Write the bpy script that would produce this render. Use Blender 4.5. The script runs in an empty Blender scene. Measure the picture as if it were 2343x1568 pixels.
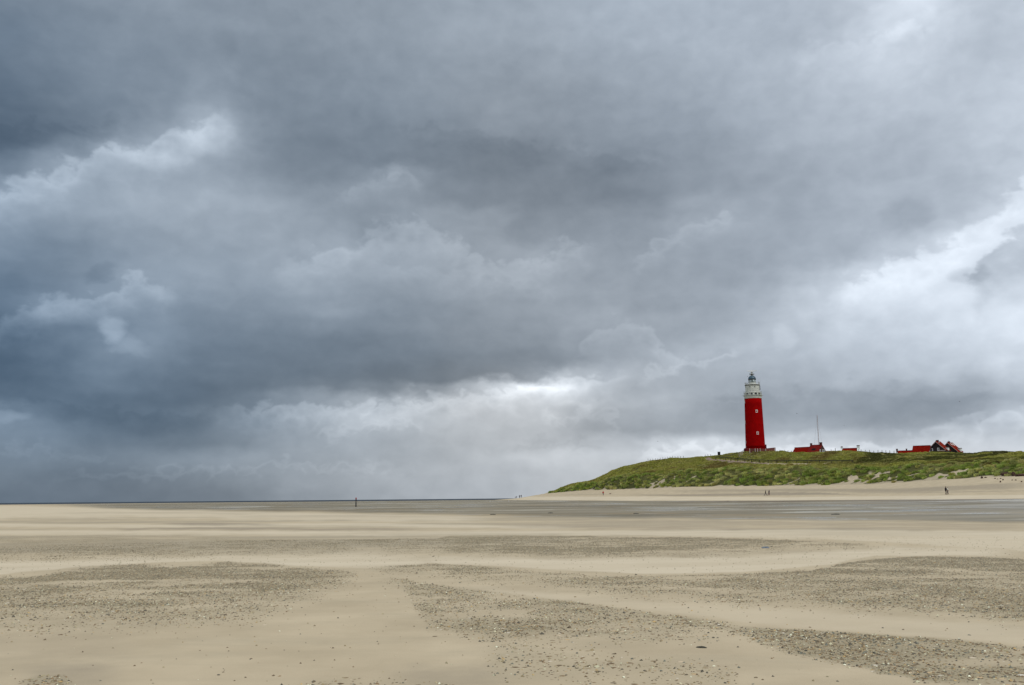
import bpy, math, random
import numpy as np
from mathutils import Matrix, Vector
R = math.radians
SC = bpy.context.scene
COL = SC.collection
random.seed(7)
RNG = np.random.default_rng(11)

# ------------------------------------------------------------------ camera
EYE = 1.7
PITCH, ROLL = R(9.22), R(0.53)
F = 2195.6            # focal length in the units of a 2342 px wide picture
CX, CY = 1171.0, 783.4
_Uo = np.array([0, -math.sin(PITCH), math.cos(PITCH)])
_X = np.array([1.0, 0, 0])
CR = math.cos(ROLL) * _X - math.sin(ROLL) * _Uo
CU = math.sin(ROLL) * _X + math.cos(ROLL) * _Uo
CF = np.array([0, math.cos(PITCH), math.sin(PITCH)])
cam = bpy.data.objects.new("camera", bpy.data.cameras.new("camera"))
COL.objects.link(cam)
m = Matrix.Identity(4)
for i in range(3):
    m[i][0], m[i][1], m[i][2] = CR[i], CU[i], -CF[i]
m[2][3] = EYE
cam.matrix_world = m
cam.data.sensor_width = 36
cam.data.lens = 36 * F / 2342
cam.data.clip_start = 0.1
cam.data.clip_end = 120000
SC.camera = cam

def ray(px, py):
    """direction (unit horizontal length) of a picture point: azimuth, tan(elevation)"""
    px = np.asarray(px, float); py = np.asarray(py, float)
    a = (px - CX) / F; b = -(py - CY) / F
    d = CF + a[..., None] * CR + b[..., None] * CU
    return np.arctan2(d[..., 0], d[..., 1]), d[..., 2] / np.hypot(d[..., 0], d[..., 1])

def proj(x, y, z):
    z = z - EYE
    f = x * CF[0] + y * CF[1] + z * CF[2]
    r = x * CR[0] + y * CR[1] + z * CR[2]
    u = x * CU[0] + y * CU[1] + z * CU[2]
    f = np.where(f < 1e-3, 1e-3, f)
    return CX + F * r / f, CY - F * u / f

def P(px, py, D):
    a, t = ray(px, py)
    return Vector((D * math.sin(a), D * math.cos(a), EYE + D * float(t)))

# ------------------------------------------------------------------ world: Sky Texture behind a procedural cloud deck
SUN_EL, SUN_AZ = R(50), R(142)      # high on the right, a little behind the camera
SKY_STRENGTH = 0.1
Y_ROWS = [10, 80, 150, 220, 260, 300, 340, 365, 400, 450, 490, 530, 580, 620, 660, 700, 740, 780, 820, 860, 885, 920, 950, 985, 1015, 1050, 1090, 1130]
T = [
 [125,132,138,142,143,144,147,150,152,156,160,165,170,175,180,186,188,180,186,200,212,222,192,200],
 [122,128,136,138,140,138,142,148,152,154,158,162,166,170,174,178,184,182,192,206,212,204,190,200],
 [116,124,130,133,134,140,136,140,150,150,150,154,158,162,165,168,174,186,190,198,204,200,192,204],
 [108,114,124,130,138,150,130,132,142,146,146,146,148,150,154,158,162,176,184,190,190,194,196,206],
 [100,108,120,134,146,165,132,130,136,140,140,142,142,144,148,152,156,168,178,184,186,186,194,206],
 [ 95,108,120,142,160,178,128,126,130,134,134,136,136,138,142,146,150,160,174,180,180,180,190,204],
 [100,112,146,174,178,172,130,124,126,128,126,128,130,134,138,142,146,156,168,174,176,176,188,202],
 [112,132,170,180,170,154,134,126,124,124,124,124,126,130,134,138,142,152,162,170,174,176,186,202],
 [140,158,160,158,152,152,138,128,134,154,132,124,124,126,130,136,138,146,158,168,172,174,184,206],
 [156,158,156,158,160,158,148,142,148,150,134,128,126,126,128,136,142,146,158,166,182,170,180,222],
 [140,146,150,156,160,156,150,146,136,148,148,138,130,130,138,140,174,158,160,166,176,170,190,235],
 [135,138,140,146,150,144,150,154,134,146,152,144,132,134,146,144,168,156,158,166,180,190,225,240],
 [128,120,130,138,150,150,152,158,160,162,156,150,152,142,142,144,150,150,156,168,196,222,236,205],
 [112,116,124,154,148,146,146,152,158,152,150,150,150,152,142,144,150,154,168,190,214,226,205,196],
 [106,120,128,144,142,138,138,144,148,140,146,150,150,150,148,146,152,160,184,208,222,222,212,190],
 [104,138,140,138,132,134,130,136,140,132,134,142,146,146,156,148,156,170,192,206,214,216,220,222],
 [ 98,112,118,140,126,126,124,130,122,128,130,134,142,150,164,160,160,172,184,196,204,210,216,228],
 [ 92,104,116,150,124,120,118,116,114,120,124,128,134,142,150,152,170,188,182,184,190,198,206,222],
 [ 90,108,124,138,114,110,108,118,116,112,118,122,126,132,156,164,188,172,168,172,178,186,192,206],
 [ 92,104,120,122,108,104,104,110,106,106,112,118,146,182,174,162,162,172,166,166,170,176,180,192],
 [ 94,106,114,112,102, 98,100,106,108,112,128,180,222,204,174,166,158,160,160,160,160,164,168,182],
 [112,106,104,100,100,104,118,136,150,160,164,182,200,186,168,174,160,152,158,158,150,148,152,170],
 [142,118,110,110,110,118,124,150,168,174,176,180,186,158,150,158,158,150,158,156,142,140,158,200],
 [138,128,118,102,104,118,130,146,156,165,172,174,172,150,142,154,160,168,176,158,150,164,186,192],
 [125,128,114,114,110,114,134,145,154,158,166,172,170,168,178,216,222,222,222,214,208,205,208,212],
 [124,126,116,124,134,142,142,142,148,156,164,176,188,192,198,212,214,214,216,216,212,208,210,214],
 [118,114,110,112,116,128,136,142,150,158,164,168,172,178,190,200,208,212,214,214,212,210,212,214],
 [110,110,110,110,112,116,126,134,144,152,158,162,168,174,180,190,200,206,210,212,212,210,212,214]]
T = np.array(T, float)
T = T + 12*np.clip((215-T)/75, 0, 1)*np.clip(.25+np.linspace(0, 1.5, 24), 0, 1)[None,:]
T[13:20, 18:] += 9; T[9:16, 0:8] += 7; T[20:28, 6:14] += 8; T[0:4, 6:20] -= 6; T[4:10, 7:16] -= 5
FEAT = [(252,750,20,30,-50,26),(285,790,48,18,-20,14),(480,300,50,34,25,9),(914,398,22,18,0,8),(1240,872,66,22,8,16),(1800,770,20,22,0,9),
 (2070,495,50,30,20,-13),(2232,620,32,16,0,-18),(1604,1012,50,12,0,10),(1503,1008,24,12,0,12),(15,960,36,12,0,18),(2080,20,60,40,0,12),(224,632,30,14,30,-12),(1390,900,90,22,0,-8)]
# edges of cloud banks: outline, depth of the falloff below it, amount; the bank's edge is crisp and billowy
EDGES = [
 ([(-150,735),(0,715),(60,690),(110,665),(160,645),(200,655),(240,652),(290,622),(330,604),(370,622),(440,650)], 95, 20),
 ([(-150,430),(0,402),(80,384),(170,352),(195,322),(250,298),(320,310),(400,280),(455,262),(500,236),(535,232)], 120, 24),
 ([(470,925),(560,908),(700,903),(850,898),(950,888),(1050,882),(1130,868),(1200,850),(1260,842),(1340,838),(1460,842)], 85, 25),
 ([(730,985),(765,958),(800,940),(835,944),(865,934),(905,928),(940,934),(975,955)], 36, 15),
 ([(1225,935),(1265,930),(1300,932),(1330,912),(1365,914),(1400,940),(1430,960)], 30, 13),
 ([(1325,775),(1370,730),(1430,704),(1480,720),(1515,762),(1570,790)], 90, 13),
 ([(1450,842),(1520,812),(1570,800),(1620,800),(1660,782),(1705,772)], 34, 16),
 ([(620,610),(700,562),(770,546),(830,520),(880,488),(950,478),(1000,500),(1060,542),(1120,570),(1200,575),(1260,558),(1300,528),(1350,518),(1400,556)], 110, 14),
 ([(1460,580),(1530,520),(1580,488),(1630,470),(1690,462)], 60, 13),
 ([(760,425),(830,388),(890,370),(945,362),(985,395)], 60, 11),
 ([(860,620),(900,590),(960,585),(1040,600),(1100,585),(1180,600),(1300,640)], 80, 7),
 ([(90,1058),(200,1050),(330,1054),(470,1050),(560,1040),(640,1034),(760,1040),(950,1046)], 26, 11),
 ([(-100,990),(60,1000),(150,1002),(260,1012)], 22, 8),
 ([(1440,1025),(1520,1008),(1600,1000),(1690,988),(1760,998),(1830,990),(1900,1004),(2000,1000),(2090,985)], 60, 24),
 ([(2040,975),(2120,958),(2200,938),(2300,925),(2500,905)], 60, 18),
 ([(1880,640),(1960,606),(2060,575),(2150,545),(2205,508),(2280,450),(2342,395),(2450,330)], 150, 20),
 ([(2215,630),(2262,560),(2300,520),(2342,506),(2500,500)], 150, -26),
 ([(1160,1000),(1230,985),(1330,990),(1400,1002)], 30, -8),
 ([(1560,900),(1700,880),(1900,870),(2100,872),(2342,850)], 150, -8),
 ([(-100,905),(60,898),(200,905),(420,922),(560,905)], 90, -7),
 ([(-100,255),(60,262),(180,270),(300,262)], 70, -6),
 ([(860,255),(1000,270),(1200,300),(1400,330),(1560,330)], 120, -7),
 ([(1780,110),(1860,80),(1960,60),(2060,30),(2160,40)], 130, 9),
]
NAZ = 26; AZ0, AZ1 = R(-30.5), R(30.5)
# blueness table (blue minus red, in the same units), 6 rows x 7 columns
BY = [0, 250, 500, 800, 950, 1130]
BX = [0, 390, 780, 1171, 1560, 1950, 2342]
BT = np.array([[26,24,22,22,24,22,22],[36,24,24,20,22,22,22],[30,24,22,18,20,22,22],
               [40,30,24,18,18,22,22],[36,32,18, 9,16,20,20],[28,22,15,12, 9, 8,10]], float)
def bil(tab, ys, xs, y, x):
    ys = np.asarray(ys, float); xs = np.asarray(xs, float)
    y = np.clip(y, ys[0], ys[-1]); x = np.clip(x, xs[0], xs[-1])
    j = np.clip(np.searchsorted(ys, y) - 1, 0, len(ys) - 2); i = np.clip(np.searchsorted(xs, x) - 1, 0, len(xs) - 2)
    ty = (y - ys[j]) / (ys[j+1] - ys[j]); tx = (x - xs[i]) / (xs[i+1] - xs[i])
    return (tab[j, i]*(1-tx)+tab[j, i+1]*tx)*(1-ty)+(tab[j+1, i]*(1-tx)+tab[j+1, i+1]*tx)*ty

w = bpy.data.worlds.new("World"); SC.world = w; w.use_nodes = True
nt = w.node_tree; nt.nodes.clear()
class N:
    """tiny node-graph helper"""
    def __init__(s, nt): s.nt = nt
    def new(s, t, **k):
        n = s.nt.nodes.new(t)
        for a, b in k.items(): setattr(n, a, b)
        return n
    def set(s, sock, v):
        if hasattr(v, "links") or isinstance(v, bpy.types.NodeSocket): s.nt.links.new(v, sock)
        elif v is not None: sock.default_value = v
    def math(s, op, a, b=None, c=None, clamp=False):
        n = s.new("ShaderNodeMath", operation=op, use_clamp=clamp)
        for i, v in enumerate((a, b, c)):
            if v is not None: s.set(n.inputs[i], v)
        return n.outputs[0]
    def vmath(s, op, a, b=None):
        n = s.new("ShaderNodeVectorMath", operation=op)
        s.set(n.inputs[0], a)
        if b is not None: s.set(n.inputs[1], b)
        return n.outputs[0]
    def comb(s, x, y, z=0.0):
        n = s.new("ShaderNodeCombineXYZ")
        for i, v in enumerate((x, y, z)): s.set(n.inputs[i], v)
        return n.outputs[0]
    def sep(s, v):
        n = s.new("ShaderNodeSeparateXYZ"); s.set(n.inputs[0], v); return n.outputs
    def noise(s, v, scale, detail=4, rough=.55, dist=0, col=False):
        n = s.new("ShaderNodeTexNoise"); s.set(n.inputs["Vector"], v)
        n.inputs["Scale"].default_value = scale; n.inputs["Detail"].default_value = detail
        n.inputs["Roughness"].default_value = rough; n.inputs["Distortion"].default_value = dist
        return n.outputs["Color" if col else "Fac"]
    def mr(s, v, a, b, c=0., d=1., smooth=False):
        n = s.new("ShaderNodeMapRange", interpolation_type='SMOOTHSTEP' if smooth else 'LINEAR')
        s.set(n.inputs[0], v)
        for i, q in enumerate((a, b, c, d)): s.set(n.inputs[i+1], q)
        return n.outputs[0]
    def mixf(s, f, a, b):
        n = s.new("ShaderNodeMix", data_type='FLOAT')
        s.set(n.inputs[0], f); s.set(n.inputs[2], a); s.set(n.inputs[3], b); return n.outputs[0]
    def mixc(s, f, a, b, mode='MIX'):
        n = s.new("ShaderNodeMix", data_type='RGBA', blend_type=mode)
        s.set(n.inputs[0], f)
        for i, v in ((6, a), (7, b)):
            if isinstance(v, tuple) and len(v) == 3: v = v + (1,)
            s.set(n.inputs[i], v)
        return n.outputs[2]
    def curve(s, fac, ys):
        n = s.new("ShaderNodeFloatCurve"); c = n.mapping.curves[0]
        n.mapping.use_clip = False
        k = len(ys)
        for i in range(k - 2): c.points.new(.5, .5)
        for i in range(k): c.points[i].location = (i / (k - 1), ys[i]); c.points[i].handle_type = 'AUTO_CLAMPED'
        n.mapping.update(); s.set(n.inputs["Value"], fac); n.inputs["Factor"].default_value = 1
        return n.outputs[0]
    def attr(s, name, out="Fac"):
        n = s.new("ShaderNodeAttribute", attribute_name=name); return n.outputs[out]
def world_nodes():
    g = N(nt)
    d = g.new("ShaderNodeTexCoord").outputs["Generated"]
    x, y, z = g.sep(d)
    az = g.math('ARCTAN2', x, y)
    el = g.math('ARCSINE', z)
    el_rows = [float(np.arctan(ray(CX, yy)[1])) for yy in Y_ROWS]
    # domain warp so the cloud edges curl instead of following the coarse table
    p2 = g.comb(az, g.math('MULTIPLY', el, 1.5), 3.7)
    w1 = g.sep(g.noise(p2, 9, 2, .5, col=True))
    w2 = g.sep(g.noise(p2, 24, 4, .5, col=True))
    low = g.mr(el, 0.0, .10, .35, 1.0)
    def warp(i, a1, a2):
        s1 = g.math('MULTIPLY', g.math('SUBTRACT', w1[i], .5), a1)
        s2 = g.math('MULTIPLY', g.math('SUBTRACT', w2[i], .5), a2)
        return g.math('MULTIPLY', g.math('ADD', s1, s2), low)
    azw = g.math('ADD', az, warp(0, .026, .046))
    elw = g.math('ADD', el, warp(1, .012, .028))
    u = g.mr(azw, AZ0, AZ1)
    azs = np.linspace(AZ0, AZ1, NAZ)
    def field(tab, ys, xs, rows, scale, ncol):
        acc = None
        A = np.linspace(AZ0, AZ1, ncol)
        for k, e in enumerate(rows):
            pxs, pys = proj(np.sin(A)*math.cos(e)*1000, np.cos(A)*math.cos(e)*1000, np.full(ncol, math.sin(e)*1000) + EYE)
            vals = bil(tab, ys, xs, pys, pxs) / scale
            c = g.curve(u, [float(v) for v in vals])
            if acc is None: acc = c
            else: acc = g.mixf(g.mr(elw, rows[k-1], e, smooth=True), acc, c)
        return acc
    lum = field(T, Y_ROWS, np.linspace(0, 2342, 24), el_rows, 255., NAZ)
    # single billows and gaps in the deck: px, py, half width, half height, tilt, amount
    for (px, py, rx, ry, tilt, amt) in FEAT:
        a_, t_ = ray(px, py); a_ = float(a_); e_ = math.atan(float(t_))
        dx = g.math('SUBTRACT', azw, a_); dy = g.math('SUBTRACT', elw, e_)
        c_, s_ = math.cos(R(tilt)), math.sin(R(tilt)); k_ = F*(1+t_*0)/1.0
        qx = g.math('ADD', g.math('MULTIPLY', dx, float(c_*F/rx)), g.math('MULTIPLY', dy, float(s_*F/rx)))
        qy = g.math('ADD', g.math('MULTIPLY', dx, float(-s_*F/ry)), g.math('MULTIPLY', dy, float(c_*F/ry)))
        r2 = g.math('ADD', g.math('MULTIPLY', qx, qx), g.math('MULTIPLY', qy, qy))
        lum = g.math('ADD', lum, g.mr(r2, 0, 2.2, amt/255., 0, smooth=True))
    q1 = g.noise(g.comb(az, g.math('MULTIPLY', el, 1.3), 5.5), 30, 3, .45)
    q2 = g.noise(g.comb(az, g.math('MULTIPLY', el, 1.3), 8.5), 80, 3, .5)
    puff = g.math('ADD', g.math('MULTIPLY', g.math('ABSOLUTE', g.math('SUBTRACT', q1, .5)), .075), g.math('MULTIPLY', g.math('ABSOLUTE', g.math('SUBTRACT', q2, .5)), .018))
    soft = g.math('MULTIPLY', g.math('SUBTRACT', w2[2], .5), .02)
    for pts, depth, amt in EDGES:
        a_, t_ = ray([p[0] for p in pts], [p[1] for p in pts]); e_ = np.arctan(t_); a0_, a1_ = float(a_[0]), float(a_[-1])
        aa = np.linspace(a0_, a1_, 20); ee = np.interp(aa, a_, e_)
        uu = g.mr(azw, a0_, a1_)
        ed = g.curve(uu, [float(v)*2 for v in ee])
        dd = g.math('SUBTRACT', g.math('ADD', g.math('MULTIPLY', ed, .5), g.math('SUBTRACT', puff, soft)), g.math('ADD', el, .014))   # how far below the outline
        on = g.mr(dd, -.003, .010, 0, 1, smooth=True)
        off = g.mr(dd, .004, depth/F, 1, 0)
        off = g.math('MULTIPLY', off, off)
        sides = g.math('MULTIPLY', g.mr(uu, 0, .12, smooth=True), g.mr(uu, .88, 1, 1, 0, smooth=True))
        lum = g.math('ADD', lum, g.math('MULTIPLY', g.math('MULTIPLY', on, off), g.math('MULTIPLY', sides, amt*1.22/255.)))
    blu = field(BT, BY, BX, [float(np.arctan(ray(CX, yy)[1])) for yy in BY], 100., 9)
    # cloud texture: billows and soft mottling
    p3 = g.comb(az, g.math('MULTIPLY', el, 2.0), 9.1)
    n1 = g.noise(p3, 13, 5, .5, .3)
    n2 = g.noise(g.comb(az, g.math('MULTIPLY', el, 1.3), 1.3), 46, 4, .5, .3)
    n1 = g.math('SUBTRACT', n1, .5); n2 = g.math('SUBTRACT', n2, .5)
    lum = g.math('ADD', lum, g.math('ADD', g.math('MULTIPLY', n1, .10), g.math('MULTIPLY', n2, g.mr(lum, .45, .85, .045, .10))))
    # outside the picture the deck gets brighter overhead and behind
    hi = g.mr(el, R(31), R(50), smooth=True)
    side = g.mr(g.math('ABSOLUTE', az), R(40), R(100), smooth=True)
    lum = g.mixf(side, lum, g.math('ADD', .80, g.math('MULTIPLY', n1, .3)))
    lum = g.mixf(hi, lum, g.math('ADD', TOP_LUM, g.math('MULTIPLY', n1, .4)))
    lum = g.math('MAXIMUM', lum, .2)
    hb = g.math('MULTIPLY', blu, .1961)   # half of (100/255)
    hb = g.math('MULTIPLY', hb, g.mixf(hi, 1.0, .35))
    r = g.math('POWER', g.math('SUBTRACT', lum, g.math('MULTIPLY', hb, g.mr(az, R(-5), R(22), 1.02, .92))), 2.2)
    gg = g.math('POWER', lum, 2.2)
    b = g.math('POWER', g.math('ADD', lum, g.math('MULTIPLY', hb, g.mr(az, R(-5), R(22), 1.1, 1.12))), 2.2)
    cc = g.new("ShaderNodeCombineColor")
    for i, v in enumerate((r, gg, b)): g.set(cc.inputs[i], g.math('MULTIPLY', v, 1/SKY_STRENGTH))
    sky = g.new("ShaderNodeTexSky", sky_type='NISHITA', sun_disc=False, sun_elevation=SUN_EL, sun_rotation=SUN_AZ)
    col = g.mixc(.97, sky.outputs[0], cc.outputs[0])
    bg = g.new("ShaderNodeBackground"); g.set(bg.inputs[0], col); bg.inputs[1].default_value = SKY_STRENGTH
    out = g.new("ShaderNodeOutputWorld"); g.set(out.inputs[0], bg.outputs[0])
TOP_LUM = 1.06
world_nodes()
sun = bpy.data.objects.new("sun", bpy.data.lights.new("sun", 'SUN')); COL.objects.link(sun)
sun.data.energy = 1.5; sun.data.angle = R(25); sun.data.color = (1, .96, .9)
sd = Vector((math.sin(SUN_AZ)*math.cos(SUN_EL), math.cos(SUN_AZ)*math.cos(SUN_EL), math.sin(SUN_EL)))
sun.rotation_euler = sd.to_track_quat('Z', 'Y').to_euler()
sun.location = (0, -20, 60)
SC.view_settings.view_transform = 'Standard'; SC.view_settings.look = 'None'
SC.view_settings.exposure = 0; SC.view_settings.gamma = 1
SC.cycles.max_bounces = 5

# ------------------------------------------------------------------ helpers
def fnoise(x, y, s=1.0, oct=4, seed=0, gain=.5):
    x = np.asarray(x, float) / s; y = np.asarray(y, float) / s
    out = np.zeros(np.broadcast(x, y).shape); amp = 1; tot = 0
    for o in range(oct):
        xi = np.floor(x).astype(np.int64); yi = np.floor(y).astype(np.int64)
        fx = x - xi; fy = y - yi
        fx = fx*fx*(3-2*fx); fy = fy*fy*(3-2*fy)
        def h(a, b):
            n = (a * 374761393 + b * 668265263 + (seed + o) * 974634777) & 0xffffffff
            n = ((n ^ (n >> 13)) * 1274126177) & 0xffffffff
            return ((n ^ (n >> 16)) & 0xffff) / 65535.0
        out += amp * ((h(xi, yi)*(1-fx)+h(xi+1, yi)*fx)*(1-fy)+(h(xi, yi+1)*(1-fx)+h(xi+1, yi+1)*fx)*fy)
        tot += amp; amp *= gain; x = x * 2.03 + 17.1; y = y * 2.03 + 5.3
    return out / tot * 2 - 1
def sstep(a, b, x):
    t = np.clip((x - a) / (b - a), 0, 1); return t*t*(3-2*t)

def mesh_np(name, V, quads=None, tris=None, mat=None, attrs=None, smooth=True, parent=None, colattr=None):
    me = bpy.data.meshes.new(name)
    V = np.ascontiguousarray(V, np.float32)
    nq = 0 if quads is None else len(quads); ntr = 0 if tris is None else len(tris)
    me.vertices.add(len(V)); me.vertices.foreach_set("co", V.ravel())
    me.loops.add(nq*4 + ntr*3); me.polygons.add(nq + ntr)
    li = np.concatenate([np.asarray(q, np.int32).ravel() for q in (quads, tris) if q is not None and len(q)])
    me.loops.foreach_set("vertex_index", li)
    st = np.concatenate([np.arange(nq)*4, nq*4 + np.arange(ntr)*3]).astype(np.int32)
    me.polygons.foreach_set("loop_start", st)
    if smooth: me.polygons.foreach_set("use_smooth", np.ones(nq + ntr, bool))
    me.update(calc_edges=True)
    if attrs:
        for k, v in attrs.items():
            a = me.attributes.new(k, 'FLOAT', 'POINT'); a.data.foreach_set("value", np.asarray(v, np.float32).ravel())
    if colattr is not None:
        a = me.attributes.new("tint", 'FLOAT_COLOR', 'POINT')
        c = np.ones((len(V), 4), np.float32); c[:, :3] = colattr; a.data.foreach_set("color", c.ravel())
    if mat: me.materials.append(mat)
    o = bpy.data.objects.new(name, me); COL.objects.link(o)
    if parent: o.parent = parent
    return o

class MB:
    """collects shapes into one mesh"""
    def __init__(s): s.v = []; s.f = []
    def add(s, vs, fs):
        b = len(s.v); s.v += [tuple(v) for v in vs]; s.f += [tuple(i + b for i in f) for f in fs]; return s
    def box(s, x0, x1, y0, y1, z0, z1):
        return s.add([(x0,y0,z0),(x1,y0,z0),(x1,y1,z0),(x0,y1,z0),(x0,y0,z1),(x1,y0,z1),(x1,y1,z1),(x0,y1,z1)],
                     [(0,3,2,1),(4,5,6,7),(0,1,5,4),(1,2,6,5),(2,3,7,6),(3,0,4,7)])
    def lathe(s, prof, n=48, cx=0, cy=0, a0=0, a1=2*math.pi, caps=True):
        full = abs(a1 - a0 - 2*math.pi) < 1e-6; m_ = n if full else n + 1; b = len(s.v); vs = []; fs = []
        for r, z in prof:
            for i in range(m_):
                a = a0 + (a1-a0)*i/n; vs.append((cx + r*math.cos(a), cy + r*math.sin(a), z))
        for j in range(len(prof)-1):
            for i in range(n):
                k = (i+1) % m_ if full else i+1
                fs.append((j*m_+i, j*m_+k, (j+1)*m_+k, (j+1)*m_+i))
        if caps and full:
            fs.append(tuple(range(m_))[::-1]); fs.append(tuple((len(prof)-1)*m_+i for i in range(m_)))
        return s.add(vs, fs)
    def tube(s, p, q, r, n=6, r2=None):
        p = Vector(p); q = Vector(q); d = (q-p).normalized(); r2 = r if r2 is None else r2
        a = d.orthogonal().normalized(); b = d.cross(a)
        vs = []
        for c, rr in ((p, r), (q, r2)):
            for i in range(n):
                t = 2*math.pi*i/n; vs.append(c + a*math.cos(t)*rr + b*math.sin(t)*rr)
        return s.add(vs, [(i, (i+1) % n, n+(i+1) % n, n+i) for i in range(n)] + [tuple(range(n))[::-1], tuple(range(n, 2*n))])
    def prism(s, poly, y0, y1):
        """poly in (x,z), extruded along y"""
        n = len(poly)
        return s.add([(x, y0, z) for x, z in poly] + [(x, y1, z) for x, z in poly],
                     [tuple(range(n)), tuple(range(n, 2*n))[::-1]] + [((i+1) % n, i, n+i, n+(i+1) % n) for i in range(n)])
    def build(s, name, mat, parent=None, smooth=False):
        me = bpy.data.meshes.new(name); me.from_pydata(s.v, [], s.f); me.update()
        if smooth:
            me.polygons.foreach_set("use_smooth", [len(p.vertices) < 5 for p in me.polygons])
        me.materials.append(mat)
        o = bpy.data.objects.new(name, me); COL.objects.link(o)
        if parent: o.parent = parent
        return o
def tag(o, label=None, cat=None, group=None, kind=None):
    if label: o["label"] = label
    if cat: o["category"] = cat
    if group: o["group"] = group
    if kind: o["kind"] = kind
    return o
def thing(name, label, cat, loc, rz=0, group=None):
    o = bpy.data.objects.new(name, None); COL.objects.link(o); o.empty_display_size = .3
    o.location = loc; o.rotation_euler = (0, 0, rz)
    return tag(o, label, cat, group)
def copy_tree(o, parent=None):
    c = o.copy(); COL.objects.link(c)
    if parent: c.parent = parent
    for ch in list(o.children): copy_tree(ch, c)
    return c
def az_of(loc): return math.atan2(loc[0], loc[1])

# ------------------------------------------------------------------ materials
def mat(name, col, rough=.7, var=0, vscale=4, spec=.4, metal=0, bump=0, bscale=20, tex=None):
    m_ = bpy.data.materials.new(name); m_.use_nodes = True
    g = N(m_.node_tree); b = m_.node_tree.nodes["Principled BSDF"]
    b.inputs["Roughness"].default_value = rough; b.inputs["Specular IOR Level"].default_value = spec
    b.inputs["Metallic"].default_value = metal
    tc = g.new("ShaderNodeTexCoord").outputs["Object"]
    c = col
    if var:
        n = g.noise(tc, vscale, 6, .6)
        f = g.mr(n, .3, .7, 1-var, 1+var)
        v = g.new("ShaderNodeVectorMath", operation='SCALE'); v.inputs[0].default_value = col; g.set(v.inputs["Scale"], f)
        c = v.outputs[0]; g.set(b.inputs["Base Color"], c)
    else: b.inputs["Base Color"].default_value = tuple(col) + (1,)
    if bump:
        bn = g.new("ShaderNodeBump"); bn.inputs["Strength"].default_value = .6; bn.inputs["Distance"].default_value = bump
        g.set(bn.inputs["Height"], g.noise(tc, bscale, 5, .6)); g.set(b.inputs["Normal"], bn.outputs[0])
    return m_
M = {}
M['tower_red'] = mat("red_masonry_paint", (.235, .0006, .001), .85, .2, .5, .03, bump=.02, bscale=3)
M['tower_dark'] = mat("dark_red_plinth", (.10, .006, .008), .8, .2, 1, .2)
M['white'] = mat("weathered_white_paint", (.50, .51, .455), .6, .16, 1.2, bump=.01)
M['white_fr'] = mat("white_frame", (.75, .75, .72), .5)
M['pane'] = mat("dark_pane", (.02, .022, .025), .15, spec=.6)
M['lens'] = mat("lantern_glass", (.28, .33, .34), .12, spec=.7)
M['optic'] = mat("optic", (.05, .08, .075), .2, spec=.8)
M['dome'] = mat("blue_green_dome", (.035, .085, .12), .35, .25, 3)
M['grey_metal'] = mat("grey_metal", (.30, .31, .31), .5, metal=.3)
M['dark_metal'] = mat("dark_metal", (.03, .03, .032), .6)
M['rail_grey'] = mat("pale_railing", (.38, .38, .36), .6)
M['mast'] = mat("mast_paint", (.42, .34, .34), .6)
M['wood'] = mat("weathered_wood", (.10, .075, .06), .9, .3, 8)
M['dark_wood'] = mat("dark_tarred_boards", (.018, .010, .010), .8, .4, 3)
M['terrace'] = mat("reddish_brown_brick", (.13, .035, .026), .85, .45, 3)
M['brickg'] = mat("dark_brick", (.055, .022, .018), .9, .5, 2)
M['chim'] = mat("chimney_brick", (.09, .016, .013), .9, .3, 3)
M['trim'] = mat("pale_bargeboard", (.34, .22, .20), .6)
M['wall_w'] = mat("white_render", (.62, .66, .62), .8, .1, 2)
M['post_w'] = mat("pale_post", (.5, .42, .38), .7)
M['clod'] = mat("brown_root_turf", (.055, .026, .018), .95, .4, 3)
M['black'] = mat("black_tar", (.012, .012, .014), .6)
M['skin'] = mat("skin", (.42, .24, .17), .6)
M['plast'] = mat("blue_grey_plastic", (.12, .15, .19), .5, .3, 9)
M['weed'] = mat("dark_seaweed", (.03, .03, .018), .5, .3, 9)
M['gull'] = mat("gull_white", (.7, .7, .7), .8)
M['gullg'] = mat("gull_grey", (.22, .23, .25), .8)
M['gulld'] = mat("gull_brown", (.12, .09, .08), .8)
def roof_mat(name, col):
    m_ = bpy.data.materials.new(name); m_.use_nodes = True
    g = N(m_.node_tree); b = m_.node_tree.nodes["Principled BSDF"]; b.inputs["Roughness"].default_value = .9
    b.inputs["Specular IOR Level"].default_value = .02
    tc = g.new("ShaderNodeTexCoord").outputs["Object"]
    x, y, z = g.sep(tc)
    row = g.math('FRACT', g.math('MULTIPLY', z, 3.6)); colm = g.math('FRACT', g.math('MULTIPLY', x, 4.5))
    ln = g.math('MULTIPLY', g.mr(row, 0, .22), g.mr(colm, 0, .18))
    n = g.mr(g.noise(tc, 1.3, 6, .65), .3, .7, .62, 1.3)
    v = g.new("ShaderNodeVectorMath", operation='SCALE'); v.inputs[0].default_value = col
    g.set(v.inputs["Scale"], g.math('MULTIPLY', n, g.mr(ln, 0, 1, .7, 1)))
    g.set(b.inputs["Base Color"], v.outputs[0])
    bn = g.new("ShaderNodeBump"); bn.inputs["Distance"].default_value = .03; g.set(bn.inputs["Height"], ln); g.set(b.inputs["Normal"], bn.outputs[0])
    return m_
M['roof'] = roof_mat("red_roof_tiles", (.165, .007, .003))
M['roof_b'] = roof_mat("orange_red_roof_tiles", (.18, .015, .005))
M['roof_d'] = roof_mat("dark_red_roof_tiles", (.15, .012, .010))

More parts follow.
